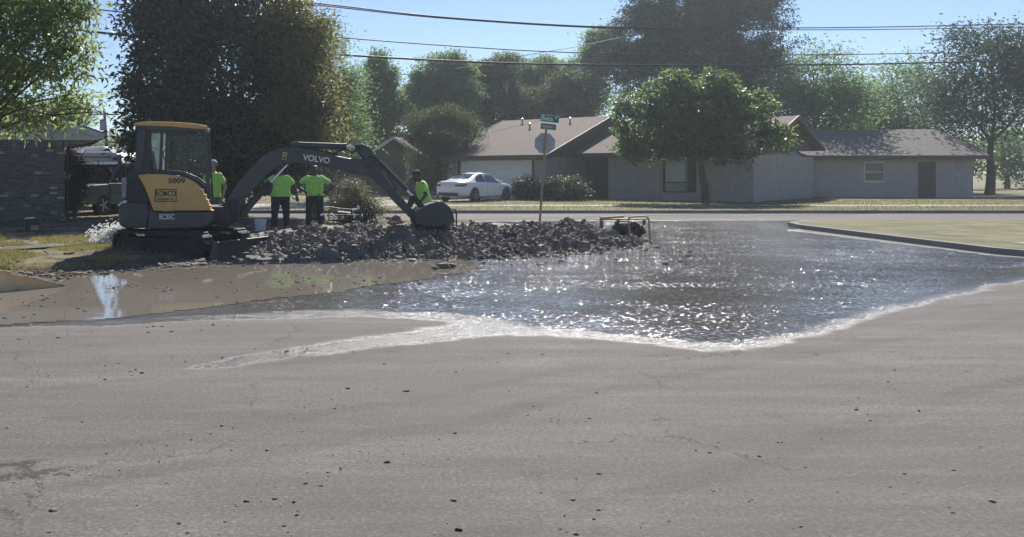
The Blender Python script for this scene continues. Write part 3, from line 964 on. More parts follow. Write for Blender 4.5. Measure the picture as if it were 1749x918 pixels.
def el(px, py, ly):
    """photo pixel on the machine's upright plane y=ly -> its local x, z"""
    c, s = cos(EYAW), sin(EYAW)
    t = (px - 600) / FPX
    lx = (t * (EXC.y + ly * c) - EXC.x + ly * s) / (c - t * s)
    d = EXC.y + lx * s + ly * c
    return (lx, EYE - (py - HOR) * d / FPX)


def smooth_path(pts, n=4):
    """Catmull-Rom through the points"""
    P = [Vector(p) for p in pts]
    out = []
    for i in range(len(P) - 1):
        p0, p1, p2, p3 = P[max(i - 1, 0)], P[i], P[i + 1], P[min(i + 2, len(P) - 1)]
        for k in range(n):
            t = k / n
            out.append(0.5 * ((2 * p1) + (p2 - p0) * t + (2 * p0 - 5 * p1 + 4 * p2 - p3) * t * t + (3 * p1 - p0 - 3 * p2 + p3) * t ** 3))
    out.append(P[-1])
    return out


def text_part(name, s, size, mat, parent, loc, rot, sx=1.0, bold=0.0, extrude=0.002, shear=0.0):
    cu = bpy.data.curves.new(name, 'FONT')
    cu.body = s
    cu.size = size
    cu.offset = bold
    cu.extrude = extrude
    cu.align_x = 'CENTER'
    cu.align_y = 'CENTER'
    cu.resolution_u = 3
    cu.shear = shear
    tmp = bpy.data.objects.new('tmp', cu)
    COL.objects.link(tmp)
    dg = bpy.context.evaluated_depsgraph_get()
    me = bpy.data.meshes.new_from_object(tmp.evaluated_get(dg))
    bpy.data.objects.remove(tmp)
    me.materials.clear()
    for v in me.vertices: v.co.x *= sx
    return link(name, me, mat, parent, loc, rot)


def excavator():
    ex = thing('excavator', 'grey and yellow mini excavator with a cab digging at the edge of the mud pile', 'excavator', EXC, EYAW)
    rel = TYAW - EYAW
    FRONT = (pi / 2, 0, 0)                     # text upright, facing the road

    # ---- undercarriage: both tracks, frame, blade
    def track(ly):
        L, r, wd = 1.68, 0.255, 0.32
        zc = 0.25
        path = []
        for k in range(17):
            a = -pi / 2 + pi * k / 16
            path.append((L / 2 + r * cos(a), zc + r * sin(a)))
        for k in range(17):
            a = pi / 2 + pi * k / 16
            path.append((-L / 2 + r * cos(a), zc + r * sin(a)))
        m = MB()
        n_ = len(path)
        inn = [(L / 2 * (1 if x > 0 else -1) + (x - L / 2 * (1 if x > 0 else -1)) * 0.82, zc + (z - zc) * 0.82) for x, z in path]
        vs_ = [(x, -wd / 2, z) for x, z in path] + [(x, wd / 2, z) for x, z in path] + [(x, -wd / 2, z) for x, z in inn] + [(x, wd / 2, z) for x, z in inn]
        fs_ = []
        for i in range(n_):
            j = (i + 1) % n_
            fs_ += [(i, j, n_ + j, n_ + i), (2 * n_ + i, 3 * n_ + i, 3 * n_ + j, 2 * n_ + j), (i, 2 * n_ + i, 2 * n_ + j, j), (n_ + i, n_ + j, 3 * n_ + j, 3 * n_ + i)]
        m.add(vs_, fs_)
        t = m.build('track', M['rubber'], ex, rot=(0, 0, rel), loc=(UC.x - sin(rel) * ly, UC.y + cos(rel) * ly, -0.03))
        # tread lugs, one by one
        per = 2 * L + 2 * pi * r
        lug = None
        nl = 42
        for k in range(nl):
            s_ = k * per / nl
            if s_ < L: x, z, a = -L / 2 + s_, zc + r, 0
            elif s_ < L + pi * r: q = (s_ - L) / r; x, z, a = L / 2 + r * sin(q), zc + r * cos(q), q
            elif s_ < 2 * L + pi * r: x, z, a = L / 2 - (s_ - L - pi * r), zc - r, pi
            else: q = (s_ - 2 * L - pi * r) / r; x, z, a = -L / 2 - r * sin(q), zc - r * cos(q), pi + q
            if lug is None:
                b = MB(); b.box((0, 0, 0.01), (0.045, wd - 0.01, 0.03)); lo = b.build('track_lug', M['rubber'], t); lug = lo.data
            else: lo = link('track_lug', lug, None, t)
            lo.location = (x, 0, z); lo.rotation_euler = (0, a, 0)
        for x, rr, nm in ((L / 2, 0.19, 'idler'), (-L / 2, 0.19, 'sprocket'), (-0.4, 0.085, 'roller'), (0.0, 0.085, 'roller'), (0.4, 0.085, 'roller')):
            b = MB(); zz = zc if rr > 0.1 else zc - 0.13
            b.lathe([(rr * 0.4, -0.14), (rr, -0.12), (rr, 0.12), (rr * 0.4, 0.14)], 'y', 18, (x, 0, zz)); b.build(nm, M['rubber'], t)
        b = MB(); b.box((0, 0, zc - 0.01), (1.45, 0.27, 0.30)); b.build('track_frame', M['rubber'], t, bevel=0.03)

    track(-0.62)
    track(0.62)
    fr = MB(); fr.box((0, 0, 0.36), (1.1, 1.0, 0.2)); fr.build('undercarriage', M['dark_paint'], ex, loc=UC, rot=(0, 0, rel), bevel=0.03)
    sl = MB(); sl.lathe([(0.36, 0.44), (0.40, 0.46), (0.40, 0.57), (0.36, 0.59)], 'z', 24); sl.build('slew_ring', M['dark_paint'], ex)
    bl = MB()
    prof = [(1.38, -0.04), (1.42, -0.04), (1.40, 0.10), (1.405, 0.22), (1.45, 0.33), (1.41, 0.34), (1.355, 0.22), (1.35, 0.10)]
    bl.prism(prof, -0.86, 0.86)
    b_ = bl.build('blade', M['grey_paint'], ex, loc=UC, rot=(0, 0, rel), bevel=0.006)
    for y0 in (-0.885, 0.863):
        e2 = MB(); e2.prism([(1.26, -0.04), (1.42, -0.04), (1.47, 0.34), (1.36, 0.34)], y0, y0 + 0.022); e2.build('end_plate', M['grey_paint'], b_)
    e3 = MB(); e3.box((1.40, 0, -0.045), (0.07, 1.70, 0.05)); e3.build('cutting_edge', M['steel'], b_)
    for yy in (-0.3, 0.3):
        a = MB(); a.bar((0.35, yy, 0.30), (1.36, yy, 0.16), 0.09, 0.13); a.build('blade_arm', M['dark_paint'], ex, loc=UC, rot=(0, 0, rel))

    # ---- upper structure: skirt, counterweight, engine hood, floor
    NS = -0.76

    def poly(pxs, ly): return [el(px, py, ly) for px, py in pxs]
    sk = MB(); sk.prism(poly([(255, 349), (262, 362), (330, 362), (362, 362), (362, 378), (352, 389), (300, 392), (252, 391)], NS), NS, 0.70)
    sk.build('lower_body', M['grey_paint'], ex, bevel=0.025)
    cw = MB()
    pr = poly([(201, 352), (208, 346), (253, 347), (256, 362), (250, 390), (214, 391), (202, 384)], NS)
    xL = min(p[0] for p in pr)
    cw.prism(pr, NS + 0.02, 0.72)
    cw.build('counterweight', M['grey_paint'], ex, bevel=0.07, seg=3)
    hd = MB(); hd.prism(poly([(222, 294), (236, 293), (258, 340), (262, 361), (252, 348), (214, 346), (217, 320)], -0.45), -0.6, 0.65)
    hd.build('engine_hood', M['dark_paint'], ex, bevel=0.02)
    fl_ = MB(); fl_.prism(poly([(300, 352), (392, 352), (398, 376), (360, 384), (300, 384)], -0.1), -0.45, 0.62)
    fl_.build('floor_frame', M['dark_paint'], ex, bevel=0.02)
    gb = MB(); gb.prism(poly([(208, 304), (216, 303), (216, 338), (208, 338)], -0.7), -0.73, -0.69); gb.build('tail_lamp', M['grey_metal'], ex, bevel=0.01)
    lt = MB(); lt.prism(poly([(199, 352), (211, 343), (216, 343), (216, 346), (213, 352)], -0.7), -0.72, -0.55); lt.build('tie_plate', M['decal_white'], ex, bevel=0.005)

    # ---- yellow side panel with louvres
    YP = [(235, 299), (258, 297.5), (280, 298), (300, 300.5), (318, 304.5), (330, 310), (340, 318), (347, 328), (352, 338), (357, 348), (361, 360), (262, 360.5), (259, 352), (252, 332), (244, 314)]
    yp = MB(); yp.prism(poly(YP, NS - 0.03), NS - 0.04, NS + 0.30)
    ypan = yp.build('side_panel', M['yellow'], ex, bevel=0.018)
    for k, (px, py) in enumerate([(338, 322), (343, 331), (347, 340), (351, 349), (355, 357.5)]):
        a, b = el(px, py, NS - 0.05), el(px + 9, py + 3.5, NS - 0.05)
        m = MB(); m.bar((a[0], NS + 0.10, a[1]), (b[0], NS + 0.10, b[1]), 0.33, 0.02); m.build('louvre', M['yellow'], ypan)
    # seam along the panel
    tx = el(298, 309.5, NS - 0.042)
    text_part('number_decal', '5009', 0.135, M['decal_black'], ypan, (tx[0] + 0.04, NS - 0.0415, tx[1]), FRONT, 1.18, 0.004)
    a, b = el(264.5, 323.5, NS - 0.042), el(301.5, 345, NS - 0.042)
    m = MB()
    t_ = 0.016
    yq = (NS - 0.0405, NS - 0.043)
    m.box2((a[0], yq[0], a[1]), (b[0], yq[1], a[1] - t_)); m.box2((a[0], yq[0], b[1]), (b[0], yq[1], b[1] + t_))
    m.box2((a[0], yq[0], a[1] - t_), (a[0] + t_, yq[1], b[1] + t_)); m.box2((b[0] - t_, yq[0], a[1] - t_), (b[0], yq[1], b[1] + t_))
    m.build('decal_frame', M['decal_black'], ypan)
    cx, cz = (a[0] + b[0]) / 2, (a[1] + b[1]) / 2
    text_part('name_decal', 'ROMCO', 0.150, M['decal_black'], ypan, (cx, NS - 0.0415, cz + 0.030), FRONT, 0.66, 0.003)
    text_part('name_decal', 'EQUIPMENT CO.', 0.046, M['decal_black'], ypan, (cx, NS - 0.0415, cz - 0.071), FRONT, 0.86, 0.002)
    tx = el(285, 370.5, NS - 0.005)
    text_part('model_decal', 'EC35C', 0.135, M['decal_white'], ex, (tx[0], NS - 0.0035, tx[1] - 0.005), FRONT, 0.72, 0.004)

    # ---- cab: posts, roof, panes, seat, levers
    CN, CF = -0.42, 0.62                       # near and far side of the cab
    def cp(px, py, ly=CN): return el(px, py, ly)
    fm = MB()

    def post(p, q, ly, wd_, dp):
        a, b = el(*p, CN), el(*q, CN)
        fm.bar((a[0], ly, a[1]), (b[0], ly, b[1]), dp, wd_, up=(1, 0, 0.01))
    for ly in (CN, CF):
        post((237, 294), (242, 216), ly, 0.15, 0.07)      # rear corner
        post((274, 291), (277, 219), ly, 0.06, 0.05)      # middle
        post((358, 356), (349, 219), ly, 0.075, 0.06)     # front corner
        a, b = el(232, 217, CN), el(352, 222, CN)
        fm.bar((a[0], ly, a[1]), (b[0], ly, b[1]), 0.07, 0.085)
        pts = [el(px, py, CN) for px, py in ((228, 294), (275, 293), (308, 297), (330, 306), (346, 318), (356, 334))]
        for p, q in zip(pts[:-1], pts[1:]):
            fm.bar((p[0], ly, p[1]), (q[0], ly, q[1]), 0.07, 0.075)
    for (px, py) in ((234, 217), (350, 222), (232, 292)):
        a = el(px, py, CN); fm.bar((a[0], CN + 0.03, a[1]), (a[0], CF - 0.03, a[1]), 0.07, 0.07)
    fm.build('cab_frame', M['grey_paint'], ex, bevel=0.012)
    rp = MB()
    rpx = [(227, 214.5), (229, 210.5), (245, 208.2), (262, 207.8), (300, 208.8), (330, 211), (352, 214.6), (354, 216.5), (352, 221.5), (330, 219.8), (300, 217.3), (262, 215.4), (240, 214.8)]
    rp.prism([el(px, py, CN - 0.06) for px, py in rpx], CN - 0.06, CF + 0.06)
    rp.build('cab_roof', M['yellow'], ex, bevel=0.02)
    an = MB(); a = el(256, 208, 0.0); an.cyl((a[0], 0, a[1]), (a[0], 0, a[1] + 0.06), 0.006); an.build('antenna', M['steel'], ex)

    def pane(nm, pts, ly, mt):
        q = [el(px, py, CN) for px, py in pts]
        m_ = MB(); m_.prism(q, ly - 0.003, ly + 0.003); m_.build(nm, mt, ex)
    for ly in (CN, CF):
        pane('rear_side_pane', [(245, 292), (248, 221), (273, 221), (272, 291)], ly, M['glass_sky_sheen'])
        pane('door_pane', [(279, 221), (347, 224), (355, 330), (345, 316), (330, 304.5), (308, 295), (277, 291)], ly, M['glass'])
    a, b = el(351, 224, CN), el(359, 350, CN)
    m = MB(); m.bar((a[0], 0.1, a[1]), (b[0], 0.1, b[1]), 0.94, 0.006, up=(1, 0, 0.01)); m.build('windscreen', M['glass'], ex)
    a, b = el(236, 221, CN), el(231, 288, CN)
    m = MB(); m.bar((a[0], 0.1, a[1]), (b[0], 0.1, b[1]), 0.94, 0.006, up=(1, 0, 0.01)); m.build('rear_pane', M['glass_sky_sheen'], ex)
    st = MB()
    a = el(256, 300, 0.1); top = el(252, 258, 0.1)
    st.prism([(top[0] - 0.03, top[1]), (top[0] + 0.10, top[1] + 0.01), (a[0] + 0.14, a[1]), (a[0] + 0.02, a[1] - 0.02)], -0.14, 0.34)
    st.prism([(a[0] + 0.0, a[1] - 0.12), (a[0] + 0.55, a[1] - 0.10), (a[0] + 0.58, a[1] + 0.0), (a[0] + 0.1, a[1] + 0.01)], -0.14, 0.36)
    st.build('seat', M['seat_black'], ex, bevel=0.03)
    hr = MB(); hr.box((top[0] + 0.035, 0.1, top[1] + 0.08), (0.08, 0.26, 0.16)); hr.build('headrest', M['seat_black'], ex, bevel=0.03)
    for px, ly in ((292, -0.22), (318, 0.42)):
        p = el(px, 296, 0.0); q = el(px + 5, 279, 0.0)
        m = MB(); m.tube([(p[0], ly, p[1] - 0.1), (q[0], ly, q[1])], 0.012); m.ball((q[0], ly, q[1] + 0.03), (0.028, 0.028, 0.045)); m.build('control_lever', M['seat_black'], ex)
    p = el(288, 265, 0.5)
    m = MB(); m.tube([(p[0] + 0.11 * cos(t), 0.5, p[1] + 0.14 * sin(t)) for t in np.linspace(0, 2 * pi, 17)], 0.012, 6); m.build('hanging_strap', M['rubber'], ex)
    # mirror and work lamp at the front corner
    p = el(352, 219, CN)
    m = MB(); m.tube([(p[0], CN, p[1]), (p[0] + 0.10, CN - 0.02, p[1] + 0.035), (p[0] + 0.17, CN - 0.02, p[1] - 0.01)], 0.012, 6); m.build('mirror_arm', M['rubber'], ex)
    p = el(340, 227, CN)
    m = MB(); m.tube([(p[0] - 0.04, CN - 0.045, p[1] + 0.03), (p[0] + 0.03, CN - 0.05, p[1] - 0.03)], 0.016, 6); m.build('door_grip', M['steel'], ex)
    m = MB(); pts = [el(px, py, CN - 0.06) for px, py in ((316, 298), (330, 303), (342, 311), (352, 319))]
    m.tube([(q[0], CN - 0.07, q[1]) for q in pts], 0.013, 6); m.build('hand_rail', M['steel'], ex)

    # ---- swing post, boom, stick, bucket (plane y = BY)
    BY = 0.0
    def bp(px, py): return el(px, py, BY)
    sp = MB(); sp.prism([bp(*q) for q in ((372, 352), (386, 346), (398, 338), (408, 344), (410, 362), (405, 378), (390, 386), (372, 384))], -0.15, 0.15)
    sp.build('swing_post', M['dark_paint'], ex, bevel=0.02)
    for px, py in ((391, 362), (391, 376), (384, 370)):
        q = bp(px, py); m = MB(); m.cyl((q[0], -0.19, q[1]), (q[0], 0.19, q[1]), 0.035, 12); m.build('pin', M['steel'], ex)
    BO = [(386, 352), (390, 338), (402, 318), (418, 299), (434, 281), (448, 267), (462, 258), (480, 252.5), (498, 251.5), (514, 253), (540, 259), (570, 266), (598, 271.5), (620, 272), (634, 274), (640, 284), (634, 294), (618, 300),
          (590, 293.5), (562, 287), (532, 281.5), (505, 278), (490, 278.5), (476, 284), (462, 294), (448, 307), (434, 323), (420, 340), (408, 356), (398, 362)]
    bo = MB(); bo.prism([bp(*q) for q in BO], -0.12, 0.12)
    boom = bo.build('boom', M['grey_paint'], ex, bevel=0.012)
    q = bp(540, 272.5)
    text_part('maker_decal', 'VOLVO', 0.165, M['decal_white'], boom, (q[0], -0.1235, q[1]), (pi / 2, R(8), 0), 0.98, 0.004)
    # slab serifs of the wordmark
    ser = MB()
    for dx, dz in ((-0.292, 0.056), (-0.165, 0.056), (0.118, 0.056), (0.0, -0.056), (0.045, 0.056)):
        pass
    q = bp(485.5, 267)
    m = MB(); m.box((0, 0, 0), (0.085, 0.003, 0.145), Matrix.Rotation(R(10), 3, 'Y')); wd = m.build('warning_decal', M['decal_yellow'], boom, loc=(q[0], -0.1225, q[1]))
    m = MB(); m.box((0, -0.003, 0.03), (0.05, 0.002, 0.03)); m.box((0, -0.003, -0.035), (0.062, 0.002, 0.05)); m.build('pictogram', M['decal_black'], wd, rot=(0, R(10), 0))
    # hose run on top of the boom
    for off, ly in ((0.03, -0.06), (0.03, 0.0), (0.03, 0.06)):
        pts = [bp(px, py) for px, py in ((384, 345), (396, 322), (414, 301), (431, 281), (446, 265), (461, 255.5), (480, 250.5), (500, 249.5), (540, 257), (580, 266))]
        m = MB(); m.tube([(p[0], ly, p[1] + 0.008) for p in smooth_path([(a, 0, b) for a, b in pts], 3) for p in [(p.x, p.z)]], 0.014, 6)
        m.build('hydraulic_hose', M['rubber'], boom)

    def cylinder(p0, p1, p2, r, rr, ly, rodmat='chrome'):
        a, b, c = bp(*p0), bp(*p1), bp(*p2)
        m_ = MB(); m_.cyl((a[0], ly, a[1]), (b[0], ly, b[1]), r, 14)
        d_ = Vector((b[0] - a[0], 0, b[1] - a[1])).normalized()
        m_.cyl((b[0] - d_.x * .01, ly, b[1] - d_.z * .01), (b[0] + d_.x * 0.05, ly, b[1] + d_.z * 0.05), r * 1.12, 14)
        o = m_.build('hydraulic_cylinder', M['grey_paint'], ex, smooth=40)
        m_ = MB(); m_.cyl((b[0], ly, b[1]), (c[0], ly, c[1]), rr, 10); m_.build('rod', M[rodmat], o, smooth=40)
        m_ = MB(); m_.cyl((c[0], ly - 0.1, c[1]), (c[0], ly + 0.1, c[1]), rr * 1.5, 12); m_.build('rod_eye', M['dark_paint'], o, smooth=40)
        return o
    cylinder((412, 367), (459, 314), (493, 279), 0.075, 0.028, -0.005)          # boom lift
    # cylinder guard near the rod end of the barrel
    m = MB(); m.prism([bp(*q) for q in ((438, 331), (447, 322), (459, 311), (467, 318), (463, 331), (447, 333))], -0.10, 0.09); m.build('cylinder_guard', M['dark_paint'], ex, bevel=0.02)
    cylinder((503, 247.5), (587, 250.5), (614, 253), 0.062, 0.028, 0.0)         # stick
    m = MB(); m.prism([bp(*q) for q in ((492, 256), (497, 243), (510, 242), (516, 256))], -0.07, 0.07); m.build('cylinder_bracket', M['grey_paint'], ex, bevel=0.01)
    SY = 0.0
    ST = [(606, 247), (618, 246), (630, 251), (638, 262), (645, 278), (653, 298), (666, 314), (680, 331), (698, 352), (716, 368), (712, 375), (704, 376), (694, 366), (676, 348), (655, 325), (634, 303), (622, 297), (622, 282), (616, 266), (606, 256)]
    m = MB(); m.prism([bp(*q) for q in ST], -0.085, 0.085); stick = m.build('stick', M['grey_paint'], ex, bevel=0.012)
    for px, py, r_ in ((630, 284, 0.055), (611, 252, 0.04), (645, 281, 0.04), (708, 368, 0.045)):
        q = bp(px, py); m = MB(); m.cyl((q[0], -0.16, q[1]), (q[0], 0.16, q[1]), r_, 12); m.build('pin', M['dark_paint'], stick)
    cylinder((648, 277), (692, 322), (705, 336), 0.05, 0.026, 0.0)              # bucket
    for ly in (-0.11, 0.11):
        m = MB(); a, b = bp(705, 336), bp(699, 353); m.bar((a[0], ly, a[1]), (b[0], ly, b[1]), 0.03, 0.08); m.build('tipping_link', M['dark_paint'], ex)
        m = MB(); a, b = bp(705, 336), bp(722, 356); m.bar((a[0], ly, a[1]), (b[0], ly, b[1]), 0.03, 0.09); m.build('tipping_link', M['dark_paint'], ex)
    for pts in (((602, 262), (588, 255), (576, 259), (570, 266)), ((628, 268), (640, 270), (648, 280), (650, 292)), ((660, 296), (664, 305), (672, 318), (676, 326)), ((599, 268), (604, 258), (612, 262), (622, 276))):
        q = smooth_path([(bp(*p)[0], -0.11, bp(*p)[1]) for p in pts], 5); m = MB(); m.tube(q, 0.016, 6); m.build('hydraulic_hose', M['rubber'], stick)
    # bucket: curved shell, two cheeks, teeth
    bz = [bp(*q) for q in ((706, 366), (714, 357), (726, 350), (740, 345.5), (752, 347), (760, 354), (766, 364), (769, 377))]
    bw = 0.30
    m = MB()
    inn = [bp(*q) for q in ((711, 371), (718, 362), (729, 355), (740, 351), (749, 352.5), (756, 358.5), (761, 367), (764, 377))]
    m.prism(bz + inn[::-1], -bw, bw)
    bk = m.build('bucket', M['grey_paint'], ex)
    for ly in (-bw - 0.018, bw + 0.018):
        m = MB(); m.prism([bp(*q) for q in ((704, 365), (713, 355.5), (726, 348.5), (740, 344), (753, 345.5), (762, 353), (768, 364), (771, 378), (740, 386), (706, 381))], ly - 0.015, ly + 0.015)
        m.build('cheek', M['grey_paint'], bk)
    a = bp(768, 374)
    for k in range(4):
        ly = -bw + 0.08 + k * 0.147
        m = MB(); m.prism([(a[0] - 0.03, a[1] + 0.06), (a[0] + 0.03, a[1] + 0.05), (a[0] + 0.045, a[1] - 0.14), (a[0] + 0.02, a[1] - 0.14)], ly - 0.03, ly + 0.03); m.build('tooth', M['steel'], bk)
    return ex


excavator()

# ------------------------------------------------------------------ dug earth
RIDGE = [(425, 17.4, .14, 1.1), (470, 17.7, .40, 1.5), (530, 17.9, .54, 1.65), (600, 18.0, .62, 1.75), (680, 18.1, .61, 1.75), (760, 18.2, .61, 1.7), (830, 18.6, .55, 1.65), (890, 19.1, .56, 1.55), (950, 19.6, .62, 1.4),
         (1000, 20.0, .40, 1.1), (1045, 20.5, .22, 0.8), (1068, 20.7, .05, 0.5)]
rp_ = [((p - 600) / FPX * d, d, z, w_) for p, d, z, w_ in RIDGE]


def mound_h(X, Y):
    H = np.zeros(X.shape)
    for a, b in zip(rp_[:-1], rp_[1:]):
        dx, dy = b[0] - a[0], b[1] - a[1]
        t = np.clip(((X - a[0]) * dx + (Y - a[1]) * dy) / (dx * dx + dy * dy), 0, 1)
        ds = np.hypot(X - a[0] - t * dx, Y - a[1] - t * dy)
        h_, w_ = a[2] + t * (b[2] - a[2]), a[3] + t * (b[3] - a[3])
        front = np.where(Y < a[1] + t * dy, 1.45, 0.9)
        q = np.clip(1 - (ds / (w_ * front)) ** 1.25, -0.6, 1)
        H = np.maximum(H, np.where(q > 0, h_ * q, 0.25 * q))
    return H


xs = np.arange(-2.6, 7.2, 0.026)
ys = np.arange(14.9, 21.8, 0.026)
X, Y = np.meshgrid(xs, ys)
H = mound_h(X, Y)
nb = vnoise(X, Y, 1.6, 11.0, 4)
vor = np.empty(X.size)
vd = noise.voronoi
vor[:] = [vd((a, b, 0.3))[0][0] for a, b in zip((X * 4.2 + 0.4 * nb).ravel().tolist(), (Y * 4.2).ravel().tolist())]
vor = vor.reshape(X.shape)
vor2 = np.empty(X.size)
vor2[:] = [vd((a, b, 4.3))[0][0] for a, b in zip((X * 9.5 + 0.5 * nb).ravel().tolist(), (Y * 9.5).ravel().tolist())]
vor2 = vor2.reshape(X.shape)
nf = vnoise(X, Y, 7.0, 21.0, 4)
msk = sstep(-0.02, 0.16, H)
rdg = 1 - np.abs(vnoise(X, Y, 3.2, 31.0, 5))
Zm = H + msk * (0.13 * nb + 0.15 * (0.42 - np.sqrt(vor + 1e-6) * 0.9) + 0.09 * (0.4 - np.sqrt(vor2 + 1e-6) * 0.9) + 0.10 * nf + 0.10 * (rdg - .8)) - 0.06
Zm = np.where(H <= -0.05, -0.3, Zm)
mo = grid_mesh('dirt_mound', xs, ys, Zm, M['mud'], True)
mo.data.polygons.foreach_set('use_smooth', [False] * len(mo.data.polygons))
tag(mo, 'long heap of dark dug clay along the kerb in front of the workers', 'dirt mound')
mxs, mys = xs, ys


def mound_z(x, y):
    i = int(np.clip(round((x - mxs[0]) / 0.026), 0, len(mxs) - 1)); j = int(np.clip(round((y - mys[0]) / 0.026), 0, len(mys) - 1))
    return float(Zm[j, i])


# clods: real lumps lying on the heap and around its foot
def rock_mesh(seed, sub=1, rough=0.45):
    """angular lump of broken clay"""
    r_ = random.Random(seed * 13 + 1)
    bm = bmesh.new()
    for _ in range(13):
        v = Vector((r_.gauss(0, 1), r_.gauss(0, 1), r_.gauss(0, 1))).normalized() * r_.uniform(.6, 1.15)
        bm.verts.new(v)
    q = bmesh.ops.convex_hull(bm, input=bm.verts)
    junk = [e for e in q['geom_interior'] + q['geom_unused'] if isinstance(e, bmesh.types.BMVert)]
    bmesh.ops.delete(bm, geom=list(set(junk)), context='VERTS')
    for k in range(sub):
        bmesh.ops.subdivide_edges(bm, edges=bm.edges, cuts=1, use_grid_fill=True)
        for v in bm.verts:
            v.co += v.co.normalized() * r_.uniform(-1, 1) * rough * (.26 if k == 0 else .13)
    bmesh.ops.triangulate(bm, faces=bm.faces)
    bmesh.ops.recalc_face_normals(bm, faces=bm.faces)
    bm.verts.index_update()
    V = np.array([v.co[:] for v in bm.verts])
    F = np.array([[v.index for v in f.verts] for f in bm.faces])
    bm.free()
    return V, F


ROCKS = [rock_mesh(k) for k in range(12)]


def scatter(name, items, mat, smooth=False):
    """many small lumps joined into one mesh"""
    VV, FF, k = [], [], 0
    for (x, y, z, sx, sy, sz, a, i) in items:
        V, F = ROCKS[i % len(ROCKS)]
        c, s = cos(a), sin(a)
        P = np.stack([(V[:, 0] * c - V[:, 1] * s) * sx + x, (V[:, 0] * s + V[:, 1] * c) * sy + y, V[:, 2] * sz + z], 1)
        VV.append(P); FF.append(F + k); k += len(V)
    return np_mesh(name, np.concatenate(VV), np.concatenate(FF), mat, None, smooth)


rr = random.Random(3)
it = []
while len(it) < 4200:
    x, y = rr.uniform(-2.3, 6.8), rr.uniform(15.1, 21.2)
    h = float(mound_h(np.array([[x]]), np.array([[y]]))[0, 0])
    if h < 0.02 and rr.random() > 0.06: continue
    if h < -0.12: continue
    s_ = min(0.085, 0.012 + rr.expovariate(1 / 0.013))
    it.append((x, y, max(mound_z(x, y), 0.0) + s_ * 0.12, s_ * rr.uniform(.8, 1.6), s_ * rr.uniform(.8, 1.4), s_ * rr.uniform(.5, 1.0), rr.uniform(0, 6.3), rr.randrange(12)))
cl = scatter('clay_clods', it, M['mud'])
tag(cl, 'loose clods of dark clay strewn over the heap', 'clods', kind='stuff')
it = []
for px, py, wpx in [(758, 459, 30), (770, 457, 24), (742, 461, 14), (40, 427, 14), (83, 426, 16), (105, 432, 8), (590, 452, 8)]:
    x, y = gnd(px, py); s_ = wpx / FPX * y / 2
    it.append((x, y, 0.03, s_, s_ * 0.8, s_ * 0.55, 0, int(px) % 8))
for _ in range(150):                           # crumbs standing out of the brown water
    px, py = rr.choice([(rr.gauss(440, 60), rr.gauss(492, 10)), (rr.gauss(250, 60), rr.gauss(492, 4)), (rr.gauss(520, 60), rr.gauss(476, 8)), (rr.gauss(330, 140), rr.gauss(470, 8)), (rr.gauss(650, 60), rr.gauss(486, 4)), (rr.gauss(60, 60), rr.gauss(520, 14))])
    x, y = gnd(px, min(max(py, 460), 545)); s_ = rr.uniform(0.006, 0.022)
    it.append((x, y, 0.012, s_ * 1.6, s_ * 1.2, s_ * 0.6, rr.uniform(0, 6), rr.randrange(8)))
TRK = [((-60, 596), (420, 552)), ((-100, 660), (560, 592)), ((-60, 860), (900, 600)), ((200, 930), (1150, 640)), ((900, 930), (1650, 600))]
for _ in range(620):                           # crumbs tracked over the dry road by wheels
    if rr.random() < .75:
        a_, b_ = rr.choice(TRK); q = rr.random()
        px, py = a_[0] + (b_[0] - a_[0]) * q, a_[1] + (b_[1] - a_[1]) * q
        x, y = gnd(px, py); x += rr.gauss(0, .22); y += rr.gauss(0, .16)
    else:
        x, y = gnd(rr.uniform(-200, 1700), rr.uniform(560, 930))
    s_ = min(.016, .0022 + rr.expovariate(1 / .0028))
    it.append((x, y, s_ * 0.3, s_ * rr.uniform(1, 2), s_ * rr.uniform(.8, 1.4), s_ * 0.6, rr.uniform(0, 6), rr.randrange(8)))
tag(scatter('mud_crumbs', it, M['mud']), 'crumbs of mud in the puddle and over the road', 'mud crumbs', kind='stuff')
# lumps on the trampled verge
it = []
for _ in range(420):
    x, y = rr.uniform(-9, -1.5), rr.uniform(13.7, 26)
    s_ = min(0.13, 0.02 + rr.expovariate(1 / 0.03))
    it.append((x, y, yard_z(x, y) + s_ * 0.1, s_ * 1.3, s_ * 1.2, s_ * 0.6, rr.uniform(0, 6), rr.randrange(8)))
for _ in range(500):
    t = rr.uniform(0, 1); px = 30 + 420 * t
    x, y = gnd(px, (472 - 22 * min(1, max(0, (px - 120) / 210))) + rr.gauss(-1, 3.2)); s_ = .008 + min(.06, rr.expovariate(1 / .012))
    it.append((x, y, 0.02, s_ * 1.5, s_ * 1.2, s_ * 0.6, rr.uniform(0, 6), rr.randrange(8)))
tag(scatter('verge_lumps', it, M['mud']), 'lumps of mud along the muddy verge', 'mud lumps', kind='stuff')
for px, py, w_, h_, lab in [(575, 108, 0, 0, None)]:
    pass
# two dark spoil lumps behind the stick
it0 = []
for px, py, d, s_, lab in ((677, 376, 19.3, 0.17, 'dark clay lump left of the excavator stick tip'), (84, 427, 18.0, 0.13, 'dark clod on the wet verge left of the gushing water')):
    p = at(px, py, d)
    VV, FF, k = [], [], 0
    for q in range(26):
        V, F = ROCKS[q % 12]; f = rr.uniform(.25, .6)
        VV.append(V * s_ * f * np.array([1.2, 1, .8]) + np.array([rr.gauss(0, .45), rr.gauss(0, .4), rr.uniform(-.4, .35)]) * s_); FF.append(F + k); k += len(V)
    o = np_mesh('dirt_lump', np.concatenate(VV), np.concatenate(FF), M['mud'], None, False)
    o.location = p
    tag(o, lab, 'dirt lump')

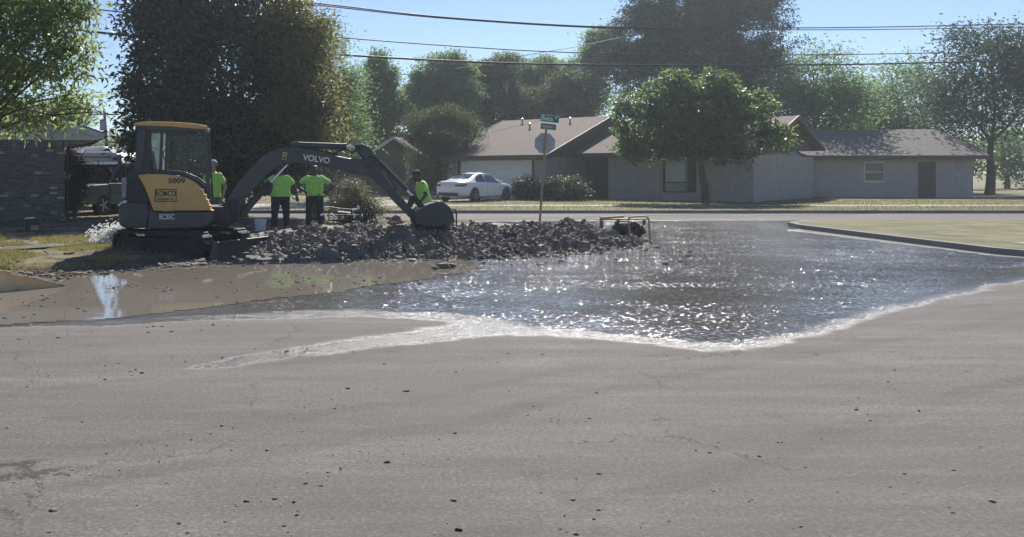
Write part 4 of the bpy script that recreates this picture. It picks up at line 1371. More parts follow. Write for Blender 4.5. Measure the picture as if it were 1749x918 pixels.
# grass on the verge, blade by blade
GV, GF = [], []
k = 0
gr = random.Random(5)
nb_ = 0
while nb_ < 30000:
    x, y = gr.uniform(-9.5, -3.2), gr.uniform(13.5, 20.5)
    if noise.noise((x * 0.9, y * 0.9, 3.0)) < -0.05 + 0.12 * gr.random(): continue
    if y < 13.9 and gr.random() < .6: continue
    z = yard_z(x, y)
    if z < 0.03: continue
    hgt = gr.uniform(0.03, 0.11)
    a = gr.uniform(0, 6.28); lean = gr.uniform(0.01, 0.07); b = gr.uniform(0, 6.28)
    dx, dy = cos(a) * 0.005, sin(a) * 0.005
    GV += [(x - dx, y - dy, z - 0.01), (x + dx, y + dy, z - 0.01), (x + cos(b) * lean, y + sin(b) * lean, z + hgt)]
    GF.append((k, k + 1, k + 2)); k += 3
    nb_ += 1
tag(np_mesh('verge_grass', np.array(GV), np.array(GF), M['grass']), 'dry grass blades on the muddy verge', 'grass', kind='stuff')
GV, GF, k = [], [], 0
for _ in range(26000):
    x, y = gr.uniform(-4, 34), gr.uniform(33.8, 47)
    if 38.3 < y < 39.8: continue
    hgt = gr.uniform(0.04, 0.10); a = gr.uniform(0, 6.28); b = gr.uniform(0, 6.28)
    dx, dy = cos(a) * 0.012, sin(a) * 0.012
    GV += [(x - dx, y - dy, 0.08), (x + dx, y + dy, 0.08), (x + cos(b) * .05, y + sin(b) * .05, 0.085 + hgt)]
    GF.append((k, k + 1, k + 2)); k += 3
tag(np_mesh('lawn_grass', np.array(GV), np.array(GF), M['grass']), 'short dry grass on the lawn across the street', 'grass', kind='stuff')


# ------------------------------------------------------------------ people
def ellstack(mb, rings, n=18):
    vs_, fs_ = [], []
    for (cx, cy, z, rx, ry) in rings:
        for k in range(n):
            t = 2 * pi * k / n
            vs_.append((cx + rx * cos(t), cy + ry * sin(t), z))
    for i in range(len(rings) - 1):
        for k in range(n):
            fs_.append((i * n + k, i * n + (k + 1) % n, (i + 1) * n + (k + 1) % n, (i + 1) * n + k))
    fs_.append(tuple(range(n))[::-1]); fs_.append(tuple((len(rings) - 1) * n + k for k in range(n)))
    mb.add(vs_, fs_)


def fuse(mb, name, mat, parent, voxel, smooth=3, factor=0.5, warp=None):
    """overlapping solids -> one continuous skin"""
    if warp: mb.v = [tuple(warp(Vector(p))) for p in mb.v]
    o = mb.build('tmp_' + name, None)
    r = o.modifiers.new('r', 'REMESH'); r.mode = 'VOXEL'; r.voxel_size = voxel
    s = o.modifiers.new('s', 'SMOOTH'); s.iterations = smooth; s.factor = factor
    dg = bpy.context.evaluated_depsgraph_get()
    me = bpy.data.meshes.new_from_object(o.evaluated_get(dg))
    me.name = name
    old = o.data
    bpy.data.objects.remove(o); bpy.data.meshes.remove(old)
    me.polygons.foreach_set('use_smooth', [True] * len(me.polygons))
    return link(name, me, mat, parent)


def person(label, loc, rz, skin, arms, girth=1.0, scale=1.0, lean=0.0, head=(0, 0), cap=None, trousers='navy', stance=0.11, belt=False, wide=1.0):
    p = thing('person', label, 'person', loc, rz, 'workers in lime shirts')
    p.scale = (scale * wide, scale * (1 + (wide - 1) * .5), scale)
    hip = Vector((0, 0, 0.95))
    ml = Matrix.Rotation(lean, 3, 'X')

    def warp(v):
        f = min(1, max(0, (v.z - 0.85) / 0.25))
        if f <= 0: return v
        return v.lerp(hip + ml @ (v - hip), f)
    hm = Matrix.Rotation(head[1], 3, 'X') @ Matrix.Rotation(head[0], 3, 'Z')
    hc = Vector((0, -0.02, 1.655))
    nb0 = Vector((0, 0.0, 1.55))

    def hw(v): return warp(nb0 + hm @ (Vector(v) - nb0))
    TOR = [(0, 0, .84, .155, .115), (0, 0, .93, .172, .122), (0, 0, 1.05, .158, .112), (0, 0, 1.20, .168, .120), (0, 0, 1.33, .185, .122), (0, .005, 1.42, .170, .102), (0, .01, 1.475, .095, .078), (0, .005, 1.50, .065, .065)]
    g = girth
    b = MB()
    ellstack(b, [(x, y, z, rx * (g if z < 1.4 else 1), ry * (g if z < 1.4 else 1)) for x, y, z, rx, ry in TOR])
    b.capsule((0, .01, 1.46), (0, -.01, 1.58), .060, .055)
    fing = []
    for s in (-1, 1):
        k = (s * (stance + 0.01), -0.015, 0.5); a = (s * (stance + 0.02), 0.015, 0.09)
        b.capsule((s * .092, 0, .90), k, .088 * g, .058); b.capsule(k, a, .058, .042)
        b.capsule((a[0], 0.03, .045), (a[0] + s * .02, -0.15, .035), .042, .034)
        sh, elb, wr = Vector((s * .185, 0.0, 1.415)), Vector(arms[0 if s < 0 else 1][0]), Vector(arms[0 if s < 0 else 1][1])
        b.capsule(sh, elb, .056, .043); b.capsule(elb, wr, .043, .030)
        # hand: palm, four unequal curled fingers, thumb
        d = (wr - elb).normalized()
        side = d.cross(Vector((0, 1, 0)) if abs(d.y) < .8 else Vector((1, 0, 0))).normalized()
        nrm = side.cross(d).normalized()
        for q in (-.026, 0, .026):
            b.capsule(wr + side * q * .6 + d * .01, wr + d * .085 + side * q, .017, .015, 8)
        for q, ln in ((-.033, .062), (-.011, .075), (.011, .080), (.033, .070)):
            r0 = wr + d * .088 + side * q
            r1 = r0 + (d * .9 + nrm * .35 * -1).normalized() * ln * .55
            r2 = r1 + (d * .6 - nrm * .8).normalized() * ln * .5
            b.capsule(r0, r1, .0098, .0092, 8); b.capsule(r1, r2, .0092, .008, 8)
        t0 = wr + d * .028 + side * (-.032 * s)
        t1 = t0 + (d * .6 + side * (-.75 * s)).normalized() * .042
        b.capsule(t0, t1, .0125, .011, 8); b.capsule(t1, t1 + (d * .95 - nrm * .2).normalized() * .034, .011, .0085, 8)
    # warp the trunk and arms, then add the head
    b.v = [tuple(warp(Vector(v))) for v in b.v]
    h = MB()
    h.ball(hc + Vector((0, .012, .025)), (.078, .097, .100), 16, 10)
    h.ball(hc + Vector((0, -.028, -.055)), (.058, .068, .068), 14, 9)        # face and jaw
    h.capsule(hc + Vector((0, -.097, .008)), hc + Vector((0, -.113, -.026)), .010, .016, 8)   # nose
    h.capsule(hc + Vector((-.03, -.086, .024)), hc + Vector((.03, -.086, .024)), .012, .012, 8)  # brow
    h.capsule(hc + Vector((-.022, -.086, -.058)), hc + Vector((.022, -.086, -.058)), .010, .010, 8)  # lips
    h.ball(hc + Vector((0, -.083, -.098)), (.026, .02, .02), 8, 6)
    for s in (-1, 1):
        h.ball(hc + Vector((s * .078, .012, -.012)), (.012, .022, .034), 8, 7)
    h.v = [tuple(hw(v)) for v in h.v]
    b.add(h.v, h.f)
    fuse(b, 'body', M[skin], p, 0.0085, 2)
    for s in (-1, 1):
        e = MB(); c = hw(hc + Vector((s * .031, -.083, .008))); e.ball(c, .0115, 8, 6); e.build('eye', M['decal_white'], p, True)
        e2 = MB(); c = hw(hc + Vector((s * .031, -.093, .008))); e2.ball(c, .0055, 6, 5); e2.build('iris', M['decal_black'], p, True)
    m = MB(); m.capsule(hw(hc + Vector((-.019, -.0945, -.058))), hw(hc + Vector((.019, -.0945, -.058))), .003, .003, 6); m.build('mouth', M['trim_brown'], p)
    hr = MB(); hr.ball(hc + Vector((0, .026, .030)), (.083, .092, .102), 16, 10); hr.v = [tuple(hw(v)) for v in hr.v]; hr.build('hair', M['hair'], p, True)
    # shirt
    s_ = MB()
    ellstack(s_, [(x, y - (.02 if z < 1.2 and g > 1.1 else 0), z, (rx + .022) * (g if z < 1.4 else 1), (ry + .024) * (g if z < 1.4 else 1)) for x, y, z, rx, ry in
                  [(0, 0, .90, .178, .130), (0, 0, .97, .172, .126), (0, 0, 1.08, .166, .122)] + TOR[3:-1]])
    for s in (-1, 1):
        sh, elb = Vector((s * .185, 0.0, 1.415)), Vector(arms[0 if s < 0 else 1][0])
        s_.capsule(sh - Vector((s * .03, 0, 0)), sh.lerp(elb, .48), .078, .080)
    s_.v = [tuple(warp(Vector(v))) for v in s_.v]
    # cloth folds
    s_o = fuse(s_, 'shirt', M['lime'], p, 0.013, 4)
    for v in s_o.data.vertices:
        q = noise.noise((v.co.x * 7, v.co.y * 7, v.co.z * 11 + loc[0])) * .008 + noise.noise((v.co.x * 15, v.co.y * 15, v.co.z * 9)) * .004
        v.co += v.normal * q
    # trousers and boots
    t = MB()
    ellstack(t, [(0, 0, .80, .165 * g, .128 * g), (0, 0, .90, .182 * g, .135 * g), (0, 0, .985, .176 * g, .128 * g)])
    for s in (-1, 1):
        k = (s * (stance + 0.01), -0.015, 0.5); a = (s * (stance + 0.02), 0.015, 0.12)
        t.capsule((s * .094, 0, .86), k, .108 * g, .084); t.capsule(k, a, .084, .074)
    t.v = [tuple(warp(Vector(v))) for v in t.v]
    t_o = fuse(t, 'trousers', M[trousers], p, 0.014, 3)
    for v in t_o.data.vertices:
        v.co += v.normal * noise.noise((v.co.x * 9, v.co.y * 9, v.co.z * 10)) * .008
    for s in (-1, 1):
        x = s * (stance + 0.02)
        f_ = MB(); f_.capsule((x, 0.03, .05), (x + s * .02, -0.165, .045), .058, .050); f_.capsule((x, .02, .05), (x, .02, .16), .058, .056); f_.box((x + s * .01, -.06, .012), (.10, .30, .024))
        fuse(f_, 'boot', M['boot'], p, 0.012, 2)
    if belt:
        f_ = MB(); f_.box((-.13 * g, -.14 * g, .93), (.045, .012, .075)); f_.build('badge', M['decal_white'], p)
        f_ = MB(); f_.tube([(.10, -.15 * g, .95), (.105, -.165 * g, .88), (.11, -.15 * g, .80)], .018, 6); f_.build('gloves', M['grey_paint'], p)
    if cap:
        c = MB()
        rings = []
        for k in range(7):
            a = pi / 2 * k / 6
            rings.append((0, .018, .045 + .088 * sin(a), .088 * cos(a) + .002, .103 * cos(a) + .002))
        ellstack(c, [(hc.x + x, hc.y + y, hc.z + z, rx, ry) for x, y, z, rx, ry in rings], 18)
        n0 = len(c.v)
        br = [(-.072, -.07), (-.06, -.135), (-.03, -.165), (0, -.172), (.03, -.165), (.06, -.135), (.072, -.07)]
        c.prism([(hc.x + x, hc.y + y) for x, y in br], hc.z + .046, hc.z + .054, 'z')
        c.v = [tuple(hw(v)) for v in c.v]
        c.build('cap', M[cap], p, 40)
    return p


HANG = lambda s, ex=.30, wx=.31, wy=-.08: ((s * ex, .03, 1.14), (s * wx, wy, .90))
p = at(363, 293, 20.6)
person('worker in lime shirt and grey cap standing behind the excavator cab', (p.x + 0.02, 20.6, 0.10), R(-22), 'skin_a',
       [HANG(-1), ((.29, .04, 1.13), (.30, -.10, .90))], 0.98, 1.0, 0.0, (R(-15), 0), 'cap_grey', 'jeans')
p = at(479, 293, 23.5)
person('stocky worker in lime shirt half hidden by the lift cylinder of the boom', (p.x, 23.5, 0.05), R(6), 'skin_b',
       [((-.40, -.02, 1.18), (-.36, -.24, 1.02)), ((.33, .02, 1.14), (.37, -.06, .90))], 1.22, 0.98, 0.0, (0, R(-8)), 'cap_dark', 'navy', 0.12, False, 1.2)
p = at(537.5, 293, 24.3)
person('worker in lime shirt with hands on hips under the boom', (p.x, 24.3, 0.07), R(0), 'skin_b',
       [((-.40, .07, 1.19), (-.22, -.07, 1.01)), ((.44, .05, 1.17), (.22, -.07, 1.01))], 1.12, 0.96, 0.0, (0, R(-6)), None, 'navy', 0.12, True, 1.24)
p = at(717.5, 293, 22.2)
person('worker in lime shirt and cap stooping in the trench beside the bucket', (p.x + .13, 22.2, -0.14), R(-80), 'skin_b',
       [((-.22, .0, 1.14), (-.2, -.20, .97)), ((.22, .0, 1.14), (.2, -.20, .97))], 1.1, 1.02, R(14), (0, R(16)), 'cap_dark', 'navy')


# ------------------------------------------------------------------ vehicles
def sedan():
    rear, front = Vector((5.45, 44.1, 0.09)), Vector((7.4, 46.25, 0.09))
    hd = math.atan2(front.y - rear.y, front.x - rear.x)
    c = thing('car', 'white four-door saloon parked tail-on in the driveway', 'car', rear, hd)
    XS = [-1.02, -1.0, -.95, -.86, -.7, -.5, -.3, 0, .3, .6, .9, 1.2, 1.5, 1.8, 2.1, 2.4, 2.7, 2.95, 3.15, 3.4, 3.6, 3.74, 3.82, 3.85]
    ip = lambda xs_, ys_: (lambda x: float(np.interp(x, xs_, ys_)))
    zt = ip([-1.02, -1.0, -.95, -.8, -.3, -.1, .35, .75, 1.2, 1.6, 2.0, 2.5, 2.85, 3.3, 3.65, 3.85], [.66, .85, 1.0, 1.05, 1.09, 1.12, 1.32, 1.42, 1.465, 1.44, 1.33, 1.08, .95, .88, .78, .58])
    zb = ip([-1.02, -1.0, -.9, -.3, .5, 1.5, 2.5, 3.2, 3.65, 3.85], [.62, .80, .94, .985, .965, .93, .90, .84, .74, .54])
    hw_ = ip([-1.02, -.98, -.8, -.3, .5, 1.5, 2.5, 3.2, 3.6, 3.8, 3.85], [.62, .72, .83, .91, .925, .925, .92, .89, .80, .62, .52])
    wr = ip([-1.02, -.3, .2, .75, 1.5, 2.0, 2.5, 3.0, 3.85], [.55, .70, .60, .56, .57, .58, .66, .70, .45])
    zs = ip([-1.02, -.9, 0, 2.85, 3.5, 3.85], [.36, .27, .2, .2, .22, .32])

    def sec(x):
        w_, b_, t_, s_, r_ = hw_(x), zb(x), zt(x), zs(x), wr(x)
        P = [(0, s_), (w_ * .82, s_), (w_ * .965, s_ + .10), (w_ * 1.0, s_ + .30), (w_ * .995, (b_ + s_ + .30) / 2 + .04), (w_ * .965, b_ - .035), (w_ * .93, b_)]
        gl = max(t_ - b_, .01)
        if gl > .12:
            P += [(w_ * .93 + (r_ - w_ * .93) * .35, b_ + gl * .38), (w_ * .93 + (r_ - w_ * .93) * .72, b_ + gl * .76), (r_ * .93, b_ + gl * .93), (r_ * .6, t_ - .008), (0, t_)]
        else:
            P += [(w_ * .86, b_ + gl * .4), (w_ * .76, b_ + gl * .65), (w_ * .6, b_ + gl * .85), (w_ * .35, t_ - .002), (0, t_)]
        return P
    NSEC = 12
    V, F = [], []
    for x in XS:
        q = sec(x)
        V += [(x, -y, z) for y, z in q] + [(x, y, z) for y, z in q[1:-1][::-1]]
    K = 2 * NSEC - 2
    for i in range(len(XS) - 1):
        for k in range(K):
            F.append((i * K + k, i * K + (k + 1) % K, (i + 1) * K + (k + 1) % K, (i + 1) * K + k))
    F.append(tuple(range(K))); F.append(tuple((len(XS) - 1) * K + k for k in range(K)))
    m = MB(); m.add(V, F)
    body = m.build('body', M['car_white'], c, 38)

    def surf(x, j):                     # j along the section, fractional
        q = sec(x); i = min(int(j), NSEC - 2); f = j - i
        return Vector((x, q[i][0] * (1 - f) + q[i + 1][0] * f, q[i][1] * (1 - f) + q[i + 1][1] * f))

    def patch(nm, outline, mt, off=.006, sides=(-1, 1), parent=None, n=8):
        """outline: (x, j_low, j_high) stations of a strip on the body"""
        for s in sides:
            vs_, fs_ = [], []
            for (x, a, b2) in outline:
                for k in range(n + 1):
                    p0 = surf(x, a + (b2 - a) * k / n)
                    px_, pj = surf(x + .01, a + (b2 - a) * k / n), surf(x, min(a + (b2 - a) * k / n + .05, NSEC - 1.001))
                    nr = (px_ - p0).cross(pj - p0)
                    nr = nr.normalized() if nr.length > 1e-9 else Vector((0, 1, 0))
                    if nr.y < 0 and nr.z < 0.2: nr = -nr
                    p0 = p0 + nr * off
                    vs_.append((p0.x, p0.y * s, p0.z))
            for i in range(len(outline) - 1):
                for k in range(n):
                    fs_.append((i * (n + 1) + k, i * (n + 1) + k + 1, (i + 2 - 1) * (n + 1) + k + 1, (i + 1) * (n + 1) + k))
            mm = MB(); mm.add(vs_, fs_); mm.build(nm, mt, parent or c, True)
    patch('rear_window', [(-.18 + .08 * k, 9.3 - .25 * (k / 9), 10.999) for k in range(11)], M['glass_dark'], .008)
    patch('windscreen', [(1.95 + .09 * k, 9.3, 10.999) for k in range(9)], M['glass_dark'], .008)
    patch('side_window', [(.22, 6.35, 6.9), (.38, 6.2, 7.9), (.55, 6.15, 8.5), (.8, 6.15, 8.75), (1.05, 6.15, 8.8)], M['glass_dark'], .006)
    patch('side_window', [(1.12, 6.15, 8.8), (1.4, 6.15, 8.78), (1.7, 6.15, 8.6), (1.95, 6.15, 8.1), (2.2, 6.2, 7.4), (2.34, 6.3, 6.8)], M['glass_dark'], .006)
    for s in (-1, 1):
        m = MB()
        pts = [(-1.03, s * .42, .86), (-1.0, s * .60, .875), (-.93, s * .74, .88), (-.80, s * .85, .885), (-.62, s * .895, .895)]
        pb = [(-1.04, s * .42, .79), (-1.015, s * .60, .775), (-.95, s * .75, .765), (-.82, s * .862, .775), (-.62, s * .905, .86)]
        k = len(pts); m.add(pts + pb + [(x + .1, y * .9, z) for x, y, z in pts] + [(x + .1, y * .9, z) for x, y, z in pb],
                            [(i, i + 1, k + i + 1, k + i) for i in range(k - 1)] + [(i, i + 1, 2 * k + i + 1, 2 * k + i) for i in range(k - 1)] + [(k + i, k + i + 1, 3 * k + i + 1, 3 * k + i) for i in range(k - 1)])
        m.build('tail_light', M['tail_red'], c, True)
        m = MB(); m.ball((3.62, s * .66, .72), (.17, .13, .06)); m.build('headlight', M['glass_dark'], c, True)
        m = MB(); m.box((2.18, s * 1.0, .97), (.16, .17, .11)); m.build('mirror', M['car_white'], c, bevel=.03)
        for x in (.62, 1.62):
            m = MB(); m.box((x, s * .915, .86), (.17, .03, .03)); m.build('door_handle', M['chrome'], c, bevel=.008)
        for x in (1.08, 2.28, .1):
            m = MB()
            for k in range(8):
                a, b2 = surf(x, 2.4 + k * .45), surf(x, 2.4 + (k + 1) * .45)
                m.bar((a.x, s * (a.y + .0015), a.z), (b2.x, s * (b2.y + .0015), b2.z), .012, .004)
            m.build('door_seam', M['decal_black'], c)
        m = MB(); pts = [(x, s * (hw_(x) * .93 + .004), zb(x) + .012) for x in np.linspace(.2, 2.35, 12)]; m.tube(pts, .011, 6); m.build('window_trim', M['chrome'], c)
        for wx in (0.0, 2.85):
            ar = MB(); ar.lathe([(.001, s * .86), (.385, s * .86), (.385, s * .928), (.001, s * .928)], 'y', 26, (wx, 0, .345)); ar.build('wheel_arch', M['decal_black'], c)
            w_ = MB(); w_.lathe([(.22, s * .78), (.315, s * .78), (.335, s * .81), (.335, s * .92), (.315, s * .945), (.235, s * .945)], 'y', 26, (wx, 0, .335)); tyre = w_.build('wheel', M['rubber'], c, 30)
            r_ = MB(); r_.lathe([(.05, s * .90), (.23, s * .90), (.235, s * .948), (.215, s * .950), (.05, s * .93)], 'y', 26, (wx, 0, .335))
            r_.build('rim', M['decal_black'], tyre, 30)
            for k in range(5):
                a = 2 * pi * k / 5 + .3
                q = MB(); q.bar((wx + .04 * cos(a), s * .945, .335 + .04 * sin(a)), (wx + .215 * cos(a), s * .950, .335 + .215 * sin(a)), .05, .018, up=(0, 1, 0)); q.build('spoke', M['alloy'], tyre)
    m = MB(); m.box((-1.035, 0, .80), (.02, .34, .16)); m.build('number_plate', M['decal_white'], c, bevel=.004)
    m = MB(); m.prism([(-.62, .44), (-.55, .30), (.55, .30), (.62, .44), (.56, .47), (-.56, .47)], -1.06, -.97, 'x'); m.build('bumper_insert', M['decal_black'], c, bevel=.01)
    m = MB(); m.box((-.99, 0, 1.02), (.05, .5, .012)); m.build('boot_trim', M['chrome'], c)
    m = MB(); m.prism([(.35, 1.33), (.52, 1.40), (.40, 1.42)], -.012, .012); m.build('antenna', M['car_white'], c)


sedan()


def pickup():
    t = thing('pickup_truck', 'dark blue pickup truck beside the brick house, nose behind the bush', 'pickup', (-9.55, 31.0, 0.05), R(-90 - 20))
    # local x forward, wheels at 0 (front) and -3.3 (rear); local y left
    m = MB(); m.prism([(.95, .55), (.98, .95), (.85, 1.08), (-.35, 1.12), (-.35, .42), (.9, .42)], -.95, .95); m.build('bonnet', M['truck_blue'], t, bevel=.05)
    m = MB(); m.prism([(-.353, .40), (-.353, 1.14), (-2.35, 1.14), (-2.35, .40)], -.95, .95); m.build('cab_body', M['truck_blue'], t, bevel=.03)
    m = MB(); m.prism([(-.45, 1.143), (-1.15, 1.80), (-2.05, 1.84), (-2.33, 1.143)], -.80, .80); m.build('cab_glass', M['glass_dark'], t, bevel=.04)
    m = MB(); m.prism([(-1.05, 1.80), (-1.2, 1.86), (-2.0, 1.89), (-2.12, 1.84)], -.80, .80); m.build('cab_roof', M['truck_blue'], t, bevel=.03)
    for s in (-1, 1):
        m = MB(); m.bar((-2.12, s * .80, 1.86), (-2.36, s * .86, 1.13), .07, .10); m.bar((-.42, s * .86, 1.13), (-1.12, s * .80, 1.84), .06, .08); m.bar((-1.5, s * .825, 1.13), (-1.5, s * .79, 1.86), .05, .07)
        m.build('cab_pillar', M['truck_blue'], t)
        m = MB(); m.box2((-.42, s * .952, .45), (-2.28, s * .957, 1.12)); m.build('door', M['truck_blue'], t)
        m = MB(); m.box((-1.2, s * .965, .78), (1.9, .02, .05)); m.build('side_moulding', M['decal_black'], t)
        m = MB(); m.box((-.55, s * 1.06, 1.22), (.12, .2, .16)); m.build('mirror', M['decal_black'], t, bevel=.03)
    m = MB(); m.box2((-2.40, -.95, .50), (-4.3, -.89, 1.16)); m.box2((-2.40, .89, .50), (-4.3, .95, 1.16)); m.box2((-4.303, -.95, .50), (-4.36, .95, 1.16)); m.box2((-2.40, -.887, .50), (-4.297, .887, .56)); m.build('bed', M['truck_blue'], t, bevel=.02)
    for x in (0, -3.3):
        for s in (-1, 1):
            w_ = MB(); w_.lathe([(.2, s * .72), (.36, s * .74), (.385, s * .78), (.385, s * .93), (.36, s * .96), (.25, s * .965)], 'y', 24, (x, 0, .385)); tyre = w_.build('wheel', M['rubber'], t, 30)
            r_ = MB(); r_.lathe([(.04, s * .92), (.25, s * .93), (.255, s * .968), (.235, s * .968), (.2, s * .94), (.04, s * .95)], 'y', 24, (x, 0, .385)); r_.build('rim', M['decal_black'], tyre, 30)
            for k in range(5):
                a = 2 * pi * k / 5
                q = MB(); q.bar((x + .03 * cos(a), s * .962, .385 + .03 * sin(a)), (x + .23 * cos(a), s * .966, .385 + .23 * sin(a)), .05, .02, up=(0, 1, 0)); q.build('spoke', M['alloy'], tyre)
    m = MB(); m.box((.97, 0, .52), (.1, 1.8, .16)); m.build('bumper', M['steel'], t, bevel=.03)
    for s in (-1, 1):
        m = MB(); m.box((.96, s * .72, .84), (.05, .3, .16)); m.build('headlight', M['white_paint'], t, bevel=.02)


pickup()
far_t = None
for o in [q for q in COL.objects if q.name.startswith('pickup_truck')][:1]:
    far_t = copy_tree(o)
    far_t.location = (at(452, 293, 57).x, 57, .06)
    far_t.rotation_euler = (0, 0, R(200))
    far_t['label'] = 'dark vehicle parked far behind the workers beyond the boom'


def trailer():
    p = at(183, 262, 37.5)
    t = thing('camper_trailer', 'white camper trailer with a rooftop air conditioner behind the pickup', 'trailer', (p.x - 0.2, 37.5, 0.1), R(-12))
    m = MB(); m.prism([(-3.4, .55), (-3.4, 2.12), (-3.2, 2.32), (1.0, 2.32), (1.30, 2.2), (1.45, 1.9), (1.50, .9), (1.3, .55)], -1.1, 1.1); m.build('shell', M['white_paint'], t, bevel=.10, seg=3)
    m = MB(); m.prism([(-.75, 2.335), (-.7, 2.52), (.25, 2.56), (.42, 2.5), (.5, 2.335)], -.38, .38); m.build('air_conditioner', M['white_paint'], t, bevel=.05)
    m = MB(); m.tube([(-3.3, -1.12, 2.10), (.9, -1.12, 2.10), (1.25, -1.12, 2.0), (1.38, -1.12, 1.75), (1.42, -1.12, .9)], .03, 6); m.build('trim_rail', M['steel'], t)
    m = MB(); m.box2((-2.0, -1.115, 1.45), (-.2, -1.13, 1.95)); w_ = m.build('window', M['decal_black'], t); m = MB(); m.box2((-1.95, -1.132, 1.5), (-.25, -1.137, 1.9)); m.build('pane', M['glass_dark'], w_)
    m = MB(); m.prism([(1.52, 1.55), (1.51, 2.0), (4.2, 2.05), (4.5, 1.85), (4.5, 1.0), (1.55, 1.0)], -1.0, 1.0); m.build('front_section', M['white_paint'], t, bevel=.12, seg=3)
    for x in (-1.5, -.6):
        m = MB(); m.lathe([(.15, -1.05), (.33, -1.05), (.33, -.85), (.15, -.85)], 'y', 20, (x, 0, .33)); m.build('wheel', M['rubber'], t)


trailer()

# ------------------------------------------------------------------ street furniture
def street_sign():
    d = 26.0
    b, tp = at(921.5, 387, d), at(934.5, 196, d)
    b.z = -0.02
    s = thing('street_sign', 'leaning sign post with two green street-name blades and a stop sign seen from behind', 'sign', b)
    ax = (tp - b); ax.normalize()
    ry = math.atan2(ax.x, ax.z)
    top = (tp - b).length
    m = MB(); m.cyl((0, 0, 0), (0, 0, top - 0.42), 0.034, 10); m.build('post', M['post'], s, 40, rot=(0, ry, 0))
    rot = (0, ry, 0)
    # octagon seen from behind
    oc = MB(); r_ = 0.325
    oc.prism([(r_ * cos(pi / 8 + k * pi / 4), r_ * sin(pi / 8 + k * pi / 4)) for k in range(8)], .042, .048)
    cz = (b - at(929.5, 245, d)).length
    o = oc.build('stop_sign', M['sign_back'], s, loc=(ax.x * cz, 0, ax.z * cz), rot=(0, ry, R(0)))
    q = MB(); q.prism([(r_ * .985 * cos(pi / 8 + k * pi / 4), r_ * .985 * sin(pi / 8 + k * pi / 4)) for k in range(8)], .0485, .0495); q.build('face', M['tail_red'], o)
    for dz in (-.2, .2):
        bt = MB(); bt.cyl((0, -.05, dz), (0, .055, dz), .012, 8); bt.build('bolt', M['steel'], o)
    for (x0, y0, x1, y1, mt, nm, a) in ((923, 196.5, 955, 210, 'sign_green', 'name_blade', R(4)), (923.5, 210.5, 949.5, 222.5, 'sign_faded', 'name_blade', R(-6))):
        c = at((x0 + x1) / 2, (y0 + y1) / 2, d)
        w_, h_ = (x1 - x0) * d / FPX, (y1 - y0) * d / FPX * .86
        m = MB(); m.box((0, 0, 0), (w_, .012, h_)); bl = m.build(nm, M[mt], s, loc=(c.x - b.x, -.01, c.z - b.z), rot=(0, ry + R(2.5), a), bevel=.004)
        if mt == 'sign_green':
            text_part('lettering', 'Beta', .20, M['decal_white'], bl, (-.085, -.008, -.005), (pi / 2, 0, 0), 1.0, .004)
            text_part('lettering', 'St', .085, M['decal_white'], bl, (.19, -.008, .04), (pi / 2, 0, 0), 1.0, .002)
        else:
            m = MB(); m.box((-.03, -.008, -.005), (w_ * .62, .003, h_ * .34)); m.build('worn_lettering', M['sign_back'], bl)
    m = MB(); m.box((0, 0, 0), (.07, .05, .10)); m.build('bracket', M['steel'], s, loc=(ax.x * (top - .45), 0, ax.z * (top - .45)), rot=rot)
    return s


street_sign()


